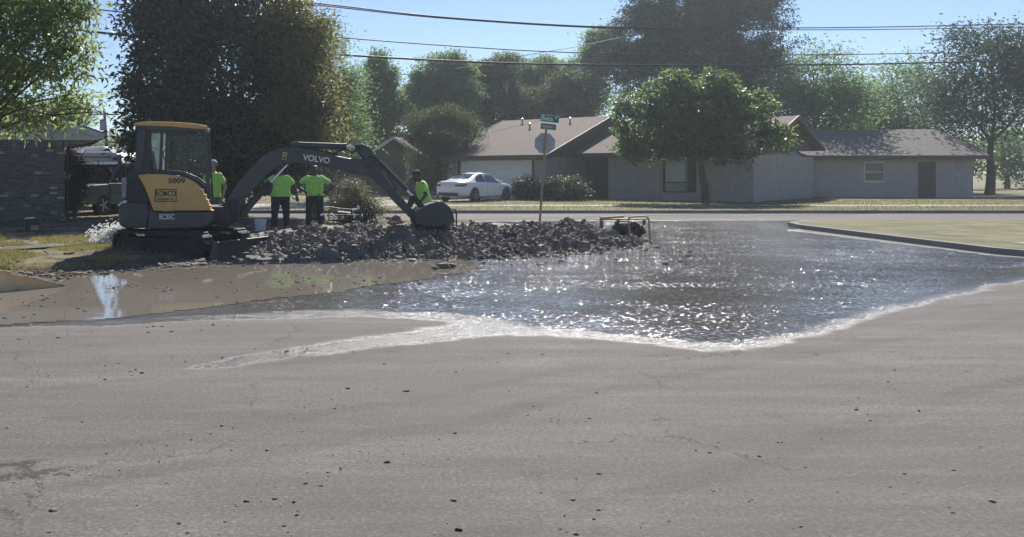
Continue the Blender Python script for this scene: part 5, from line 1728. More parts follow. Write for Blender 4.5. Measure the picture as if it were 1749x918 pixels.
def barricade():
    d = 20.2
    c = at(1092, 413, d)
    t = thing('barricade', 'low tan tube barricade with a plank top at the right end of the mud heap', 'barricade', (c.x, d, 0))
    def lp(px, py, dd=d):
        q = at(px, py, dd); return (q.x - c.x, q.y - d, q.z)
    h = MB(); pts = [lp(1077, 414), lp(1075, 392), lp(1073.5, 378), lp(1075, 372.5), lp(1081, 371), lp(1100, 370.5), lp(1106, 372), lp(1108, 377), lp(1109, 392), lp(1110.5, 417)]
    h.tube(smooth_path(pts, 3), .022, 8); h.build('hoop', M['post'], t, True)
    h = MB()
    a, b = lp(1019, 375.5, 21.0), lp(1108, 374, 20.6)
    h.bar(a, b, .22, .035); h.build('plank', M['post'], t, bevel=.006)
    h = MB(); a, b = lp(1024, 373, 20.9), lp(1066, 370.5, 20.7); h.bar(a, b, .09, .05); h.build('plank', M['post'], t, bevel=.006)
    for p, q in (((1027, 377), (1027.5, 394)), ((1056, 376), (1056.5, 392)), ((1100, 376), (1100, 386))):
        h = MB(); h.bar(lp(*p, 20.9), lp(*q, 20.9), .05, .06, up=(1, 0, 0)); h.build('leg', M['trim_brown'], t)
    h = MB(); a, b = lp(1058, 381.5, 20.4), lp(1076, 381.5, 20.4); h.bar(a, b, .05, .03); h.build('rail', M['decal_white'], t)
    # clay block under it
    q = at(1078, 397, 20.6)
    VV, FF, k = [], [], 0
    r5 = random.Random(55)
    for e in range(40):
        V, F = ROCKS[e % 12]; f = r5.uniform(.10, .22)
        VV.append(V * f + np.array([r5.uniform(-.24, .24), r5.uniform(-.2, .2), r5.uniform(-.16, .14)])); FF.append(F + k); k += len(V)
    o = np_mesh('clay_block', np.concatenate(VV), np.concatenate(FF), M['mud_dark'], None, False)
    o.location = (q.x, 20.7, 0.17)
    tag(o, 'dark block of clay under the tube barricade', 'dirt lump')
    # the small hoop by the bucket
    d2 = 21.0
    c2 = at(773, 380, d2)
    t2 = thing('barricade', 'small dark tube hoop standing just right of the excavator bucket', 'barricade', (c2.x, d2, 0), group=None)
    def l2(px, py, dd=d2):
        q = at(px, py, dd); return (q.x - c2.x, q.y - d2, q.z)
    h = MB(); z0 = l2(779, 382)
    h.tube(smooth_path([(z0[0], 0, 0), l2(779.5, 372), l2(779, 362), l2(776.5, 358), l2(770, 357), l2(764, 357.5)], 3), .02, 8); h.build('hoop', M['trim_brown'], t2, True)
    h = MB(); a = l2(764, 357.5); h.tube([a, (a[0] + .02, .1, a[2] - .1), (a[0] + .04, .15, 0)], .02, 8); h.build('leg', M['trim_brown'], t2, True)
    for k in range(4):
        h = MB(); h.tube([l2(763, 361 + k * 4), l2(770, 362 + k * 4)], .012, 6); h.build('rung', M['trim_brown'], t2)


barricade()


def small_things():
    # upright white bucket by the stocky worker
    x, y = at(445, 381, 22.3).x, 22.3
    b = thing('bucket', 'white plastic bucket standing behind the excavator boom foot', 'bucket', (x, y, .05))
    m = MB(); m.lathe([(.125, 0), (.13, .01), (.15, .33), (.158, .335), (.158, .35), (.148, .35), (.13, .03)], 'z', 22); m.build('tub', M['bucket_white'], b, 40)
    m = MB(); m.tube([(.16 * cos(t), -.03 - .1 * sin(t), .30 - .16 * sin(t)) for t in np.linspace(0, pi, 11)], .005, 6); m.build('handle', M['steel'], b)
    # meter pedestal on the lawn of the brick house
    x = at(57, 400, 21.6).x
    b = thing('utility_box', 'dark utility box with a pale cap and yellowed label in front of the brick wall', 'utility box', (x, 21.6, .04), R(8))
    m = MB(); m.box((0, 0, .20), (.34, .26, .42)); m.build('housing', M['dark_paint'], b, bevel=.02)
    m = MB(); m.box((-.06, 0, .425), (.20, .28, .03)); m.build('cap', M['white_paint'], b, bevel=.01, rot=(0, R(-3), 0))
    m = MB(); m.box((.06, -.134, .19), (.20, .006, .12)); m.build('label_plate', M['post'], b)
    m = MB(); m.tube([(.175, -.1, 0), (.18, -.1, .38)], .012, 6); m.build('conduit', M['steel'], b)
    # steel tool cart with white pipes in front of the brush pile
    p = at(585, 368, 23.0)
    b = thing('tool_cart', 'dark steel frame with white curved pipes in front of the brush pile', 'cart', (p.x, 23.0, .05))
    def lp(px, py, dy=0):
        q = at(px, py, 23.0 + dy); return (q.x - p.x, dy, q.z - .05)
    m = MB(); m.tube([lp(554, 356), lp(564, 354.5), lp(580, 357), lp(600, 358.5), lp(612, 357)], .022, 8); m.tube([lp(558, 368, .5), lp(612, 368, .5)], .022, 8)
    for a_ in (562, 590, 606): m.tube([lp(a_, 357), lp(a_, 378, .15)], .018, 6)
    m.build('frame', M['dark_paint'], b)
    for pts in ((lp(553.5, 355.5, -.04), lp(563, 354.3, -.04)), (lp(601, 359, -.04), lp(608, 358, -.04), lp(613, 356, -.04), lp(611, 352, -.04))):
        m = MB(); m.tube(pts, .028, 8); m.build('grip', M['foam'], b)
    m = MB(); m.box((0, 0, 0), (.34, .22, .035)); o = m.build('tray', M['foam'], b, bevel=.01); o.location = lp(588, 363, -.05); o.rotation_euler = (0, R(6), 0)
    for pts in (((562, 368), (566, 366.5), (571, 370), (574, 373)), ((603, 364), (605.5, 368), (605, 373)), ((547, 368), (552, 367))):
        m = MB(); m.tube(smooth_path([lp(*q, -.06) for q in pts], 4), .024, 8); m.build('pipe', M['foam'], b, True)
    # mobile: orange stake by the stocky worker's leg
    p = at(470, 380, 23.8)
    b = thing('marker_stake', 'thin red marker stake behind the stocky worker', 'stake', (p.x - .03, 23.8, 0))
    m = MB(); m.bar((0, 0, 0), (0, 0, .62), .03, .03, up=(1, 0, 0)); m.build('shaft', M['tail_red'], b); m = MB(); m.box((0, 0, .64), (.05, .035, .04)); m.build('flag_tip', M['decal_white'], b)


small_things()


def loader_bucket():
    """corner of a loader bucket lying in the puddle, running out of frame"""
    a, b = gnd(112, 490), gnd(-10, 500)
    A, B = Vector((a[0], a[1], 0)), Vector((b[0], b[1], 0))
    dv = (A - B).normalized()
    ang = math.atan2(dv.y, dv.x)
    t = thing('loader_bucket', 'tan loader bucket corner with a muddy lip poking into the brown puddle', 'bucket', (A.x, A.y, 0.0), ang)
    ed = [(0, .0), (-.06, .025), (-.42, .135), (-.75, .215), (-.93, .285), (-1.25, .40), (-1.5, .52), (-2.0, .56), (-2.1, .35), (-2.0, .1), (-1.7, .0)]
    m = MB(); m.prism(ed, 0, .03); m.build('side_plate', M['tan_paint'], t, bevel=.006)
    m = MB(); m.prism([(-.05, -.01), (-1.7, .0), (-2.0, .1), (-2.1, .35), (-2.13, .35), (-2.03, .08), (-1.72, -.03), (-.05, -.03)], .033, .26); m.build('shell', M['tan_paint'], t)
    m = MB(); m.prism([(x, z) for x, z in ed[:5]] + [(x, z + .018) for x, z in ed[:5]][::-1], -.012, .045); m.build('lip', M['tan_paint'], t)
    rr_ = random.Random(9)
    VV, FF, k = [], [], 0
    for _ in range(120):
        s = rr_.random() ** .8; x = -1.3 * s; z = float(np.interp(x, [-1.3, -.93, -.42, -.06, 0], [.42, .30, .15, .04, .015]))
        V, F = ROCKS[rr_.randrange(8)]; q = rr_.uniform(.006, .018)
        VV.append(V * np.array([q * 1.6, q, q * .7]) + np.array([x, rr_.uniform(-.01, .05), z])); FF.append(F + k); k += len(V)
    o = np_mesh('caked_mud', np.concatenate(VV), np.concatenate(FF), M['mud'], t, False)
    tag(o, kind='stuff')


loader_bucket()


def gush():
    r_ = random.Random(4)
    VV, FF, k = [], [], 0
    mbg = MB()
    d0 = 18.6
    # path of the jet: out from behind the track, arching left and breaking up
    def add(p, sx, sy, sz):
        nonlocal k
        V, F = ROCKS[r_.randrange(8)]
        VV.append(V * np.array([sx, sy, sz]) + np.array(p)); FF.append(F + k); k += len(V)
    src = at(226, 393, d0)
    for _ in range(90):                       # the solid part of the jet
        y_ = r_.gauss(0, .07)
        a_, b_, c_ = at(246, 391 + r_.gauss(0, .8), d0 + y_), at(218, 391 + r_.gauss(0, 1.8), d0 + y_ * 1.3), at(r_.uniform(186, 204), 396 + r_.gauss(0, 5), d0 + y_ * 2)
        mbg.tube(smooth_path([a_, b_, c_], 3), [.014, .018, .022, .022, .018, .010, .004], 5)
    for _ in range(3000):                     # strands and drops along falling arcs, leftwards from the leak
        v = Vector((-r_.uniform(.7, 3.0), r_.gauss(-.1, .4), r_.gauss(.45, .5)))
        t_ = r_.random() ** .8 * .33
        if v.x > -1.2: v.z += r_.random() * .9
        p_ = src + v * t_ + Vector((0, 0, -4.9 * t_ * t_)) + Vector((r_.gauss(0, .02), r_.gauss(0, .05), r_.gauss(0, .015)))
        if p_.z < .06: p_.z = .06 + r_.random() * .05
        vel = v + Vector((0, 0, -9.8 * t_))
        q = r_.uniform(.006, .019) * (1.6 if t_ < .15 else 1)
        e = p_ + vel * r_.uniform(.008, .028)
        mbg.tube([p_, p_.lerp(e, .5), e], [q * .5, q, q * .35], 5)
    for _ in range(420):                      # churned heap where it lands
        px = r_.gauss(183, 13); p_ = at(px, 415, d0 + r_.gauss(-.1, .2)); p_.z = .05 + abs(r_.gauss(0, .10)) * max(.2, 1 - abs(px - 190) / 45)
        q = r_.uniform(.008, .026); add(p_, q * r_.uniform(.8, 1.5), q, q * r_.uniform(.6, 1.6))
    for _ in range(300):
        px = r_.uniform(95, 205); q = r_.uniform(.004, .012); p_ = at(px, 414 + (205 - px) * .07 + r_.gauss(0, 2), d0 - .2); p_.z = max(p_.z, .06); add(p_, q * 2.2, q * 1.5, q * .6)
    mv = np.array(mbg.v); tri = []
    for f in mbg.f:
        for a_ in range(1, len(f) - 1): tri.append((f[0], f[a_], f[a_ + 1]))
    VV.append(mv); FF.append(np.array(tri) + k)
    o = np_mesh('water_gush', np.concatenate(VV), np.concatenate(FF), M['white_water'], None, True)
    tag(o, 'white water gushing from the broken main behind the excavator track', 'water', kind='thing')
    # foam running along the old walk
    sh_ = [gnd(*p) for p in ((200, 417), (160, 417), (120, 422), (70, 428), (0, 432), (-60, 436), (-60, 441), (0, 437), (70, 433), (130, 427), (205, 421))]
    w_ = sheet('runoff', sh_, .112, M['runoff'])
    tag(w_, kind='structure')


tm = NT('runoff')
M['runoff'] = tm.pbr(tm.ramp(tm.noise(6, 5, .7), [(.35, (.16, .14, .12)), (.65, (.5, .48, .45))]), .08, tm.bump(tm.noise(9, 3), .8, .03), IOR=1.33)
gush()


# ------------------------------------------------------------------ trees, shrubs
def leaf_cloud(name, blobs, n, L, W, mat, parent, seed, clump=0.35, shell=0.5, droop=0.35, per=26, origin=(0, 0, 0)):
    """n small folded leaves in clumps through the crown's volume"""
    g = np.random.default_rng(seed)
    B = np.array(blobs, float)
    area = (B[:, 3] * B[:, 4] * B[:, 5]) ** (2 / 3)
    ncl = max(8, n // per)
    which = g.choice(len(B), ncl, p=area / area.sum())
    d = g.normal(size=(ncl, 3)); d /= np.linalg.norm(d, axis=1)[:, None]
    r = shell + (1.06 - shell) * g.random(ncl) ** 0.7
    C = B[which, :3] + d * B[which, 3:] * r[:, None]
    sz = clump * (0.55 + 0.9 * g.random(ncl))
    ci = g.integers(0, ncl, n)
    off = g.normal(size=(n, 3)) * sz[ci][:, None] * np.array([1, 1, 0.62])
    P = C[ci] + off
    P[:, 2] = np.maximum(P[:, 2], 0.05)
    a = g.normal(size=(n, 3)) * np.array([1, 1, 0.7])
    a += off / (np.linalg.norm(off, axis=1)[:, None] + 1e-6) * 0.7
    a[:, 2] -= droop
    a /= np.linalg.norm(a, axis=1)[:, None]
    up = g.normal(size=(n, 3)) * 0.75 + np.array([0, 0, 1])
    s = np.cross(a, up); s /= (np.linalg.norm(s, axis=1)[:, None] + 1e-9)
    nn = np.cross(s, a)
    k = L * (0.65 + 0.7 * g.random(n))[:, None]
    ww = W / L * k
    b0 = P; tip = P + a * k - nn * k * 0.10
    mid = P + a * k * 0.48
    l = mid + s * ww * 0.5 + nn * ww * 0.22
    r_ = mid - s * ww * 0.5 + nn * ww * 0.22
    V = np.stack([b0, l, tip, r_], 1).reshape(-1, 3) - np.array(origin)
    F = (np.arange(n) * 4)[:, None] + np.array([[0, 1, 2, 3]])
    return np_mesh(name, V, F, mat, parent)


def tree(label, base, blobs, n, L, W, mat, seed, trunk_r=0.2, clump=0.4, shell=0.5, droop=0.3, group='trees', name='tree', cat='tree', bark='bark', lean=(0, 0), limbs=True, per=26, sub=5):
    t = thing(name, label, cat, base, 0, group)
    o = Vector(base)
    r = random.Random(seed)
    B = [tuple(b) for b in blobs]
    cz = sum(b[2] for b in B) / len(B)
    rs_ = random.Random(seed + 500)
    B2 = list(B)
    for b in B:
        for _ in range(sub):
            th, ph = rs_.uniform(0, 6.283), rs_.uniform(-.5, 1.3)
            q = rs_.uniform(.22, .5)
            f_ = 1 - q * .62
            B2.append((b[0] + b[3] * f_ * cos(th) * cos(ph), b[1] + b[4] * f_ * sin(th) * cos(ph), b[2] + b[5] * f_ * sin(ph), b[3] * q, b[4] * q, b[5] * q * rs_.uniform(.8, 1.1)))
    cx = sum(b[0] * b[3] for b in B) / sum(b[3] for b in B); cy = sum(b[1] * b[3] for b in B) / sum(b[3] for b in B)
    zlow = min(b[2] - b[5] for b in B)
    fork = Vector((o.x + (cx - o.x) * .35, o.y + (cy - o.y) * .35, max(o.z + .6, o.z + (cz - o.z) * .55)))
    m = MB()
    pts = smooth_path([o + Vector((0, 0, -.15)), o.lerp(fork, .35) + Vector((r.uniform(-.06, .06), 0, 0)), o.lerp(fork, .7) + Vector((r.uniform(-.1, .1), 0, 0)), fork], 3)
    k = len(pts)
    m.tube([p - o for p in pts], [trunk_r * (1.35 - .75 * min(1, (i / (k - 1)) * 1.05 + (0 if i else -.25))) for i in range(k)], 10)
    m.build('trunk', M[bark], t, True)
    if limbs:
        for b in B:
            c = Vector(b[:3])
            q = smooth_path([fork - Vector((0, 0, .15)), fork.lerp(c, .5) + Vector((r.uniform(-.2, .2), r.uniform(-.2, .2), r.uniform(0, .25))), c + Vector((0, 0, b[5] * .35))], 4)
            m = MB(); rr0 = trunk_r * .5
            m.tube([p - o for p in q], [rr0 * (1 - .8 * i / (len(q) - 1)) for i in range(len(q))], 7)
            for _ in range(5):
                e = c + Vector((r.uniform(-1, 1) * b[3], r.uniform(-1, 1) * b[4], r.uniform(-.8, .9) * b[5])) * .85
                s0 = q[r.randrange(len(q) // 2, len(q))]
                q2 = smooth_path([s0, s0.lerp(e, .5) + Vector((0, 0, .12)), e], 3)
                m.tube([p - o for p in q2], [rr0 * .3 * (1 - .8 * i / (len(q2) - 1)) for i in range(len(q2))], 5)
            m.build('limb', M[bark], t, True)
    leaf_cloud('crown', B2, n, L, W, M[mat], t, seed, clump, shell, droop, per, base)
    return t


def bl(px, py, d, rx, ry, rd=None, dd=0.0):
    """crown lobe seen at a photo pixel, built at distance d with its own depth"""
    p = at(px, py, d + dd)
    k = (d + dd) / FPX
    return (p.x, p.y, p.z, rx * k, (rd if rd is not None else max(rx, ry) * k * .9), ry * k)


# near tree, upper left
D = 16.5
b0 = at(-150, 293, D)
tree('leafy tree with hanging branches in front of the brick house gable', (b0.x, D, 0.05),
     [bl(10, 10, D, 95, 60, 1.0), bl(95, 40, D, 62, 48, .8), bl(-60, 80, D, 95, 95, 1.1), bl(35, 110, D, 80, 52, .9), bl(105, 108, D, 44, 38, .6), bl(0, 185, D, 62, 34, .7), bl(130, 168, D, 24, 16, .4, .3),
      bl(70, 190, D, 36, 30, .4), bl(152, 20, D, 16, 12, .3), bl(142, 80, D, 15, 18, .3), bl(-90, -40, D, 110, 80, 1.2), bl(60, -50, D, 110, 50, 1.0), bl(172, 194, D, 8, 9, .15), bl(20, 215, D, 30, 14, .3)],
     13000, .165, .05, 'pecan', 11, .085, .18, .25, .6, per=20, sub=3)
# big dark magnolia
D = 31
b0 = at(405, 345, D)
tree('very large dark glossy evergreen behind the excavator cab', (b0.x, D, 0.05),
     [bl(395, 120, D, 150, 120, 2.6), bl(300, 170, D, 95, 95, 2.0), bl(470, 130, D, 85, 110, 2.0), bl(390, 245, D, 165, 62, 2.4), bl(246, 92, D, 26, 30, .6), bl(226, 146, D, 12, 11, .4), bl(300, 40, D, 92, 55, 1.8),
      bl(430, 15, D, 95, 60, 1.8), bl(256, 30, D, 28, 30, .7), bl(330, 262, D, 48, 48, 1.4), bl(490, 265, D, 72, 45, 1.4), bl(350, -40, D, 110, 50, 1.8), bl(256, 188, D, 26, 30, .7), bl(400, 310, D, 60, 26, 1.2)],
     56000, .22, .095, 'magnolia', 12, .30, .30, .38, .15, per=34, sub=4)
D = 28.8
b0 = at(545, 345, D)
tree('tree with yellow-brown leaves at the right edge of the big dark evergreen', (b0.x, D, 0.05),
     [bl(528, 130, D, 52, 75, .9), bl(492, 52, D, 42, 46, .8), bl(552, 205, D, 46, 46, .9), bl(545, 70, D, 32, 45, .7), bl(505, 205, D, 55, 50, 1.0), bl(500, 5, D, 35, 30, .7)],
     17000, .125, .058, 'ochre', 13, .16, .24, .35, .25)
D = 44
b0 = at(570, 340, D)
tree('airy olive tree between the yellow-brown tree and the brown house', (b0.x, D, 0.05),
     [bl(560, 85, D, 30, 40), bl(585, 165, D, 30, 60), bl(600, 225, D, 36, 40), bl(560, 250, D, 40, 40)], 15000, .16, .06, 'oak', 14, .18, .38, .3, .2)
BG = [  # label, d, trunk px, lobes, leaves, material
    ('tall narrow olive tree rising just left of the wide shrub', 62, 652, [(650, 125, 30, 30), (640, 180, 48, 48), (672, 205, 42, 38), (625, 215, 38, 40), (648, 102, 14, 16)], 15000, 'oak', .5),
    ('broad olive tree rising above the wide shrub', 65, 745, [(740, 122, 36, 28), (762, 168, 52, 48), (722, 178, 36, 45), (790, 130, 25, 25), (775, 108, 22, 14)], 16000, 'oak', .5),
    ('dark blue-green tree behind the far utility pole', 68, 838, [(832, 165, 46, 55), (852, 128, 40, 28), (815, 205, 40, 40), (868, 185, 36, 36)], 17000, 'dark_leaf', .45),
    ('flat-topped olive tree right of the far utility pole', 74, 905, [(905, 125, 46, 24), (940, 118, 30, 18), (885, 150, 40, 30), (868, 108, 30, 14)], 12000, 'oak', .5),
    ('yellow-green tree just above the street sign', 68, 935, [(925, 178, 52, 28), (975, 158, 44, 38), (900, 192, 28, 18), (960, 190, 50, 20)], 17000, 'cedar', .5),
    ('mid green tree between the street sign and the tall dark tree', 72, 1010, [(1008, 125, 36, 55), (1032, 82, 32, 36), (1000, 175, 50, 28)], 15000, 'oak', .5),
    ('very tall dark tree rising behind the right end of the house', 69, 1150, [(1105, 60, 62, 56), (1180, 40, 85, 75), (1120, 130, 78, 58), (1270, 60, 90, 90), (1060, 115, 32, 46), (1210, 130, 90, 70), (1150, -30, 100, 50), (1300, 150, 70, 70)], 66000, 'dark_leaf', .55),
]
for i, (lab, D, tp, lobes, n, mt, cl_) in enumerate(BG):
    b0 = at(tp, 340, D)
    tree(lab, (b0.x, D, 0.08), [bl(a, b, D, c, e) for a, b, c, e in lobes], int(n * 2.1), .205, .10, mt, 20 + i, .24, cl_ * .55, .30, .2, per=60, sub=9)
D = 42.5
b0 = at(1207, 352, D)
tree('fresh green yard tree in front of the pale brick wall and window', (b0.x, D, 0.08),
     [bl(1138, 172, D, 46, 34), bl(1098, 212, D, 44, 36), bl(1165, 225, D, 58, 42), bl(1112, 255, D, 50, 20), bl(1205, 200, D, 58, 56), bl(1240, 245, D, 55, 36), bl(1150, 145, D, 28, 18), bl(1068, 186, D, 16, 20), bl(1085, 250, D, 28, 18), bl(1275, 190, D, 48, 38), bl(1225, 150, D, 34, 26), bl(1310, 235, D, 34, 26)],
     27000, .20, .115, 'fresh', 41, .17, .19, .35, .2, per=40, sub=7)
D = 52.5
b0 = at(752, 340, D)
tree('wide dark cedar-like shrub between the brown house and the garage', (b0.x, D, 0.08),
     [bl(752, 228, D, 54, 38), bl(738, 275, D, 44, 46), bl(792, 222, D, 30, 28), bl(762, 202, D, 40, 18), bl(728, 308, D, 36, 34), bl(716, 225, D, 26, 30)],
     26000, .17, .05, 'cedar', 42, .15, .26, .3, -.5, name='shrub', cat='shrub', per=30)
D = 48
b0 = at(110, 330, D)
tree('small olive tree behind the eave of the brick house', (b0.x, D, 0.05), [bl(112, 192, D, 30, 16), (bl(80, 195, D, 35, 22)), bl(140, 205, D, 14, 10)], 7000, .17, .06, 'oak', 43, .13, .3, .3, .2)
# hedges before the entry, shrub by the brick house, heap of cut brush
D = 46.6
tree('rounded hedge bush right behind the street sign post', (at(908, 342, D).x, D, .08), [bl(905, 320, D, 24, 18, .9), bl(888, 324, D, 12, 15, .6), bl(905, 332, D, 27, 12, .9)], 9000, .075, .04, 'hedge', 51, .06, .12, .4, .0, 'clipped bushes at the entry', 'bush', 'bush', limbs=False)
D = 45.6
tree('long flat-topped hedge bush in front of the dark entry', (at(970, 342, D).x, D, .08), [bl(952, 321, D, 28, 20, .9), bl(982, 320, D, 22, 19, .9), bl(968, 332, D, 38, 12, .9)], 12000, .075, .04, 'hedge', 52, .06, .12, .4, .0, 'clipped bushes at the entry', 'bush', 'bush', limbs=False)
D = 28.6
tree('dark shrub with sunlit top leaves at the corner of the brick house', (at(128, 370, D).x, D, .06), [bl(126, 325, D, 16, 38, .4), bl(120, 280, D, 9, 28, .25), bl(138, 302, D, 12, 12, .3), bl(118, 345, D, 10, 24, .35), bl(150, 294, D, 7, 6, .15)], 6500, .085, .04, 'hedge', 53, .05, .14, .35, .1, None, 'bush', 'bush')
D = 26.0
t_ = tree('heap of cut brush with withered leaves behind the hands-on-hips worker', (at(604, 366, D).x, D, .05), [bl(603, 345, D, 32, 22, .5), bl(601, 320, D, 17, 13, .4), bl(628, 354, D, 24, 14, .4), bl(578, 352, D, 20, 14, .35), bl(644, 361, D, 16, 8, .3), bl(618, 334, D, 18, 15, .35)], 7600, .075, .022, 'dry_leaf', 54, .03, .13, .3, .3, None, 'brush_pile', 'brush pile')
m = MB(); r9 = random.Random(8); o_ = Vector(t_.location)
for _ in range(130):
    a = at(604 + r9.gauss(0, 16), 360, D + r9.uniform(-.4, .4)); a.z = .08
    b = a + Vector((r9.gauss(0, .35), r9.gauss(0, .25), r9.uniform(.2, .95)))
    if r9.random() < .3: b = a + Vector((r9.choice((-1, 1)) * r9.uniform(.4, .8), 0, r9.uniform(0, .25)))
    m.tube([a - o_, a.lerp(b, .5) + Vector((0, 0, .05)) - o_, b - o_], [.014, .010, .004], 5)
m.build('twigs', M['bark'], t_)['kind'] = 'stuff'
# trees to the right of the house and beyond the houses
for i, (px, D, lobes, n, mt, lab) in enumerate([
        (1395, 60, [(1390, 150, 75, 70), (1440, 190, 60, 60), (1360, 210, 55, 50)], 17000, 'oak', 'rounded olive tree next right of the tall dark tree'),
        (1540, 66, [(1530, 165, 80, 60), (1580, 205, 70, 50), (1490, 215, 60, 45)], 17000, 'oak', 'wide low olive tree at the right edge of the neighbouring lot'),
        (1690, 57, [(1690, 120, 90, 80), (1760, 170, 80, 80), (1640, 190, 60, 60)], 22000, 'dark_leaf', 'dark spreading tree at the far right')]):
    tree(lab, (at(px, 340, D).x, D, .08), [bl(a, b, D, c, e) for a, b, c, e in lobes], n, .25, .10, mt, 60 + i, .24, .55, .3, .2)
r7 = random.Random(17)
proto = []
for i in range(4):
    b0 = Vector((0, 300 + 20 * i, .05))
    proto.append(tree('small far tree of the row closing the view between the houses', tuple(b0), [(b0.x + r7.uniform(-1, 1), b0.y, 2.6 + r7.uniform(0, 1), 2.4, 2.2, 2.3), (b0.x + r7.uniform(-2, 2), b0.y, 2.0, 2.2, 2.0, 1.7), (b0.x + r7.uniform(-1.5, 1.5), b0.y, 4.3, 1.5, 1.5, 1.1)],
                      5200, .30, .13, ('oak', 'dark_leaf', 'oak', 'cedar')[i], 70 + i, .2, .6, .3, .2, 'far trees between the houses'))
spots = [(-150, 78), (40, 70), (140, 72), (185, 80), (235, 74), (300, 78), (420, 70), (500, 64), (545, 72), (600, 82), (640, 88), (700, 80), (800, 84), (870, 92), (1000, 88), (1330, 72), (1420, 76), (1480, 70), (1560, 80), (1640, 74), (1720, 78), (1820, 72)]
for i, (px, D) in enumerate(spots):
    o = proto[i] if i < 4 else copy_tree(proto[i % 4])
    p = at(px, 293, D)
    o.location = (p.x, D, .05)
    o.rotation_euler = (0, 0, i * 2.1)
    s = r7.uniform(.8, 1.15) * (0.85 if px < 260 else 1.0)
    o.scale = (s, s, s * r7.uniform(.85, 1.1))


# ------------------------------------------------------------------ far roof, poles, wires
def far_house():
    p = at(180, 262, 54)
    h = thing('house', 'far low house with a grey roof just above the white camper trailer', 'house', (p.x, 54, .05), R(4))
    m = MB(); m.box2((-5, 0, 0), (5, 6, 2.4)); m.build('wall', M['cream'], h)
    m = MB(); roof_slab(m, [(-5.5, -.5, 2.42), (5.5, -.5, 2.42), (5.5, 3, 3.2), (-5.5, 3, 3.2)], .12); roof_slab(m, [(-5.5, 3.003, 3.2), (5.5, 3.003, 3.2), (5.5, 6.5, 2.42), (-5.5, 6.5, 2.42)], .12); m.build('roof', M['shingle_grey'], h)


far_house()


def neighbour():
    h = thing('house', 'pale brick neighbour house right of the yard tree', 'house', (27.2, 52, .08), R(-6))
    m = MB(); m.box2((0, 0, 0), (3.0, .25, 2.45)); m.box2((4.2, 0, 0), (9.0, .25, 2.45)); m.box2((3.0, 0, 0), (4.2, .25, .9)); m.box2((3.0, 0, 2.1), (4.2, .25, 2.45))
    m.box2((0, .253, 0), (.25, 9, 2.45)); m.box2((8.75, .253, 0), (9.0, 9, 2.45)); m.build('wall', M['pale_brick'], h)
    m = MB(); m.box2((3.0, .06, .9), (3.07, .14, 2.1)); m.box2((4.13, .06, .9), (4.2, .14, 2.1)); m.box2((3.07, .06, .9), (4.13, .14, .97)); m.box2((3.07, .06, 2.03), (4.13, .14, 2.1)); m.box2((3.07, .07, 1.47), (4.13, .13, 1.52))
    w_ = m.build('window', M['white_paint'], h); m = MB(); m.box2((3.07, .09, .97), (4.13, .10, 2.03)); m.build('pane', M['glass_dark'], w_)
    m = MB(); m.box2((6.0, -.03, 0), (6.95, -.002, 2.08)); m.build('front_door', M['trim_brown'], h)
    m = MB(); roof_slab(m, [(-.6, -.6, 2.45), (9.6, -.6, 2.45), (9.6, 4.6, 4.2), (-.6, 4.6, 4.2)], .14); roof_slab(m, [(-.6, 4.603, 4.2), (9.6, 4.603, 4.2), (9.6, 9.8, 2.45), (-.6, 9.8, 2.45)], .14); m.build('roof', M['shingle_grey'], h)
    m = MB(); m.prism([(0, 2.4), (9, 2.4), (4.6, 3.98)], .02, .2, 'x'); m.prism([(0, 2.4), (9, 2.4), (4.6, 3.98)], 8.8, 8.98, 'x'); m.build('gable', M['cream'], h)
    m = MB(); m.box2((-.6, -.63, 2.22), (9.6, -.602, 2.42)); m.build('fascia', M['trim_brown'], h)


neighbour()


def pole(px, ytop, ybase_d, lean_px, lab, tx):
    d = ybase_d
    b, t = at(px + lean_px, 293, d), at(px, ytop, d)
    b.z = 0
    o = thing('utility_pole', lab, 'utility pole', b, 0, 'utility poles')
    m = MB(); m.tube([(0, 0, 0), tuple((t - b) * .5), tuple(t - b)], [.15, .13, .10], 10); m.build('pole', M['wood_pole'], o, True)
    c = at(*tx, d) - b
    m = MB(); m.lathe([(.05, -.42), (.24, -.40), (.25, .36), (.20, .42), (.05, .46)], 'z', 16, tuple(c)); tr = m.build('transformer', M['grey_metal'], o, 40)
    m = MB(); m.tube([c + Vector((.1, 0, .45)), c + Vector((.1, 0, .62))], [.04, .025], 8); m.build('bushing', M['decal_white'], tr)
    m = MB(); tt = t - b; m.bar((tt.x - 1.1, 0, tt.z - .35), (tt.x + 1.1, 0, tt.z - .35), .1, .11); m.build('crossarm', M['wood_pole'], o)


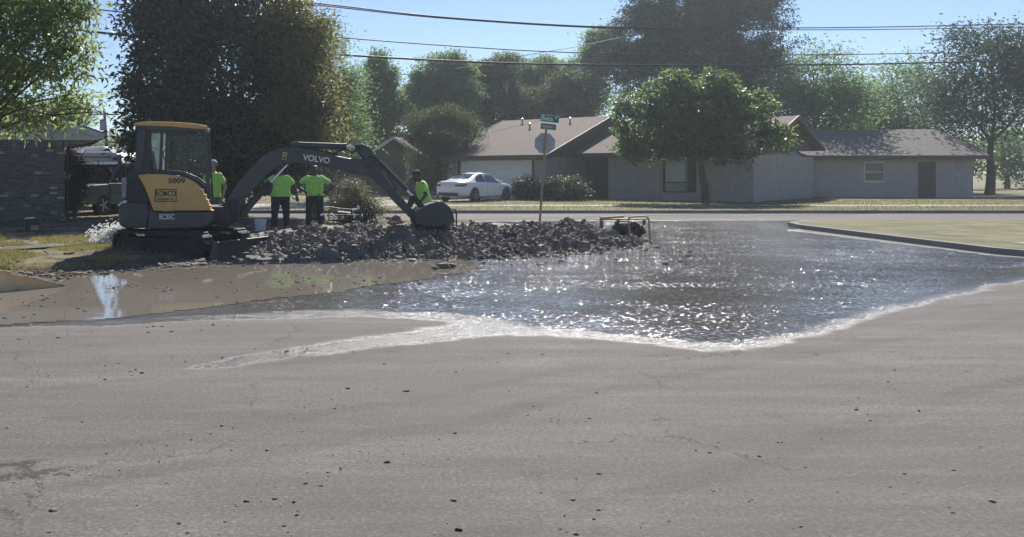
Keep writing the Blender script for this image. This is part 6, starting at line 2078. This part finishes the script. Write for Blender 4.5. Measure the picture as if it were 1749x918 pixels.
pole(178, 188, 66, 10, 'thin leaning utility pole with a grey transformer above the camper trailer', (176, 214))
pole(857, 102, 66.6, 0, 'utility pole with a pale transformer among the dark trees', (863, 151))


def wire_pt(px, py):
    u = (px - 600) / FPX
    t = (u * 28.5 + 11.4) / (27.4 - 11.5 * u)
    return at(px, py, 28.5 + 11.5 * t)


for lab, pts, r_ in [
        ('uppermost overhead cable crossing the sky', [(150, -35), (330, -13), (460, -1), (560, 8), (750, 29), (999, 45.2), (1200, 48), (1480, 47), (1800, 40)], .027),
        ('second overhead cable running close under the uppermost one', [(150, -31), (330, -10), (460, 2), (560, 11), (750, 31), (999, 47), (1200, 50.5), (1480, 51), (1800, 46)], .022),
        ('thin overhead wire between the upper pair and the thick lower cable', [(-200, -20), (20, 4), (171, 17), (302, 33.6), (450, 51), (600, 66), (780, 79.5), (962, 89.6), (1200, 94), (1480, 93), (1800, 86)], .023),
        ('thick lowest overhead cable passing in front of the trees', [(-200, 14), (-60, 31), (69, 44.6), (240, 63.5), (420, 81), (600, 95), (780, 105), (962, 110.6), (1200, 111.5), (1480, 110), (1800, 102)], .042)]:
    q = smooth_path([wire_pt(*p) for p in pts], 5)
    m = MB(); m.tube(q, r_, 6)
    tag(m.build('overhead_cable', M['wire'], None, True), lab, 'cable', 'overhead cables')
for lab, a, b in (('thin service wire rising to the right from the far utility pole', at(857, 101, 61), at(1100, 56, 61)), ('thin service wire sloping from the far pole behind the tall narrow tree', at(857, 108, 61.5), at(560, 139, 70))):
    m = MB(); m.tube([a, a.lerp(b, .5) - Vector((0, 0, .12)), b], .02, 5)
    tag(m.build('overhead_cable', M['wire'], None, True), lab, 'cable', 'service wires')

# ------------------------------------------------------------------ hazy air over the lots
hz = MB(); hz.box2((-120, -60, -1.4), (160, 130, 17)); hz_o = hz.build('haze')
hm = NT('haze')
pv = hm.n('VolumePrincipled', {'Color': (0.80, 0.88, 0.95, 1), 'Density': 0.0009, 'Anisotropy': 0.5})
hm.t.links.new(pv.outputs[0], hm.out.inputs['Volume'])
hz_o.data.materials.append(hm.m)
tag(hz_o, 'thin bluish haze over the street', 'haze', kind='stuff')
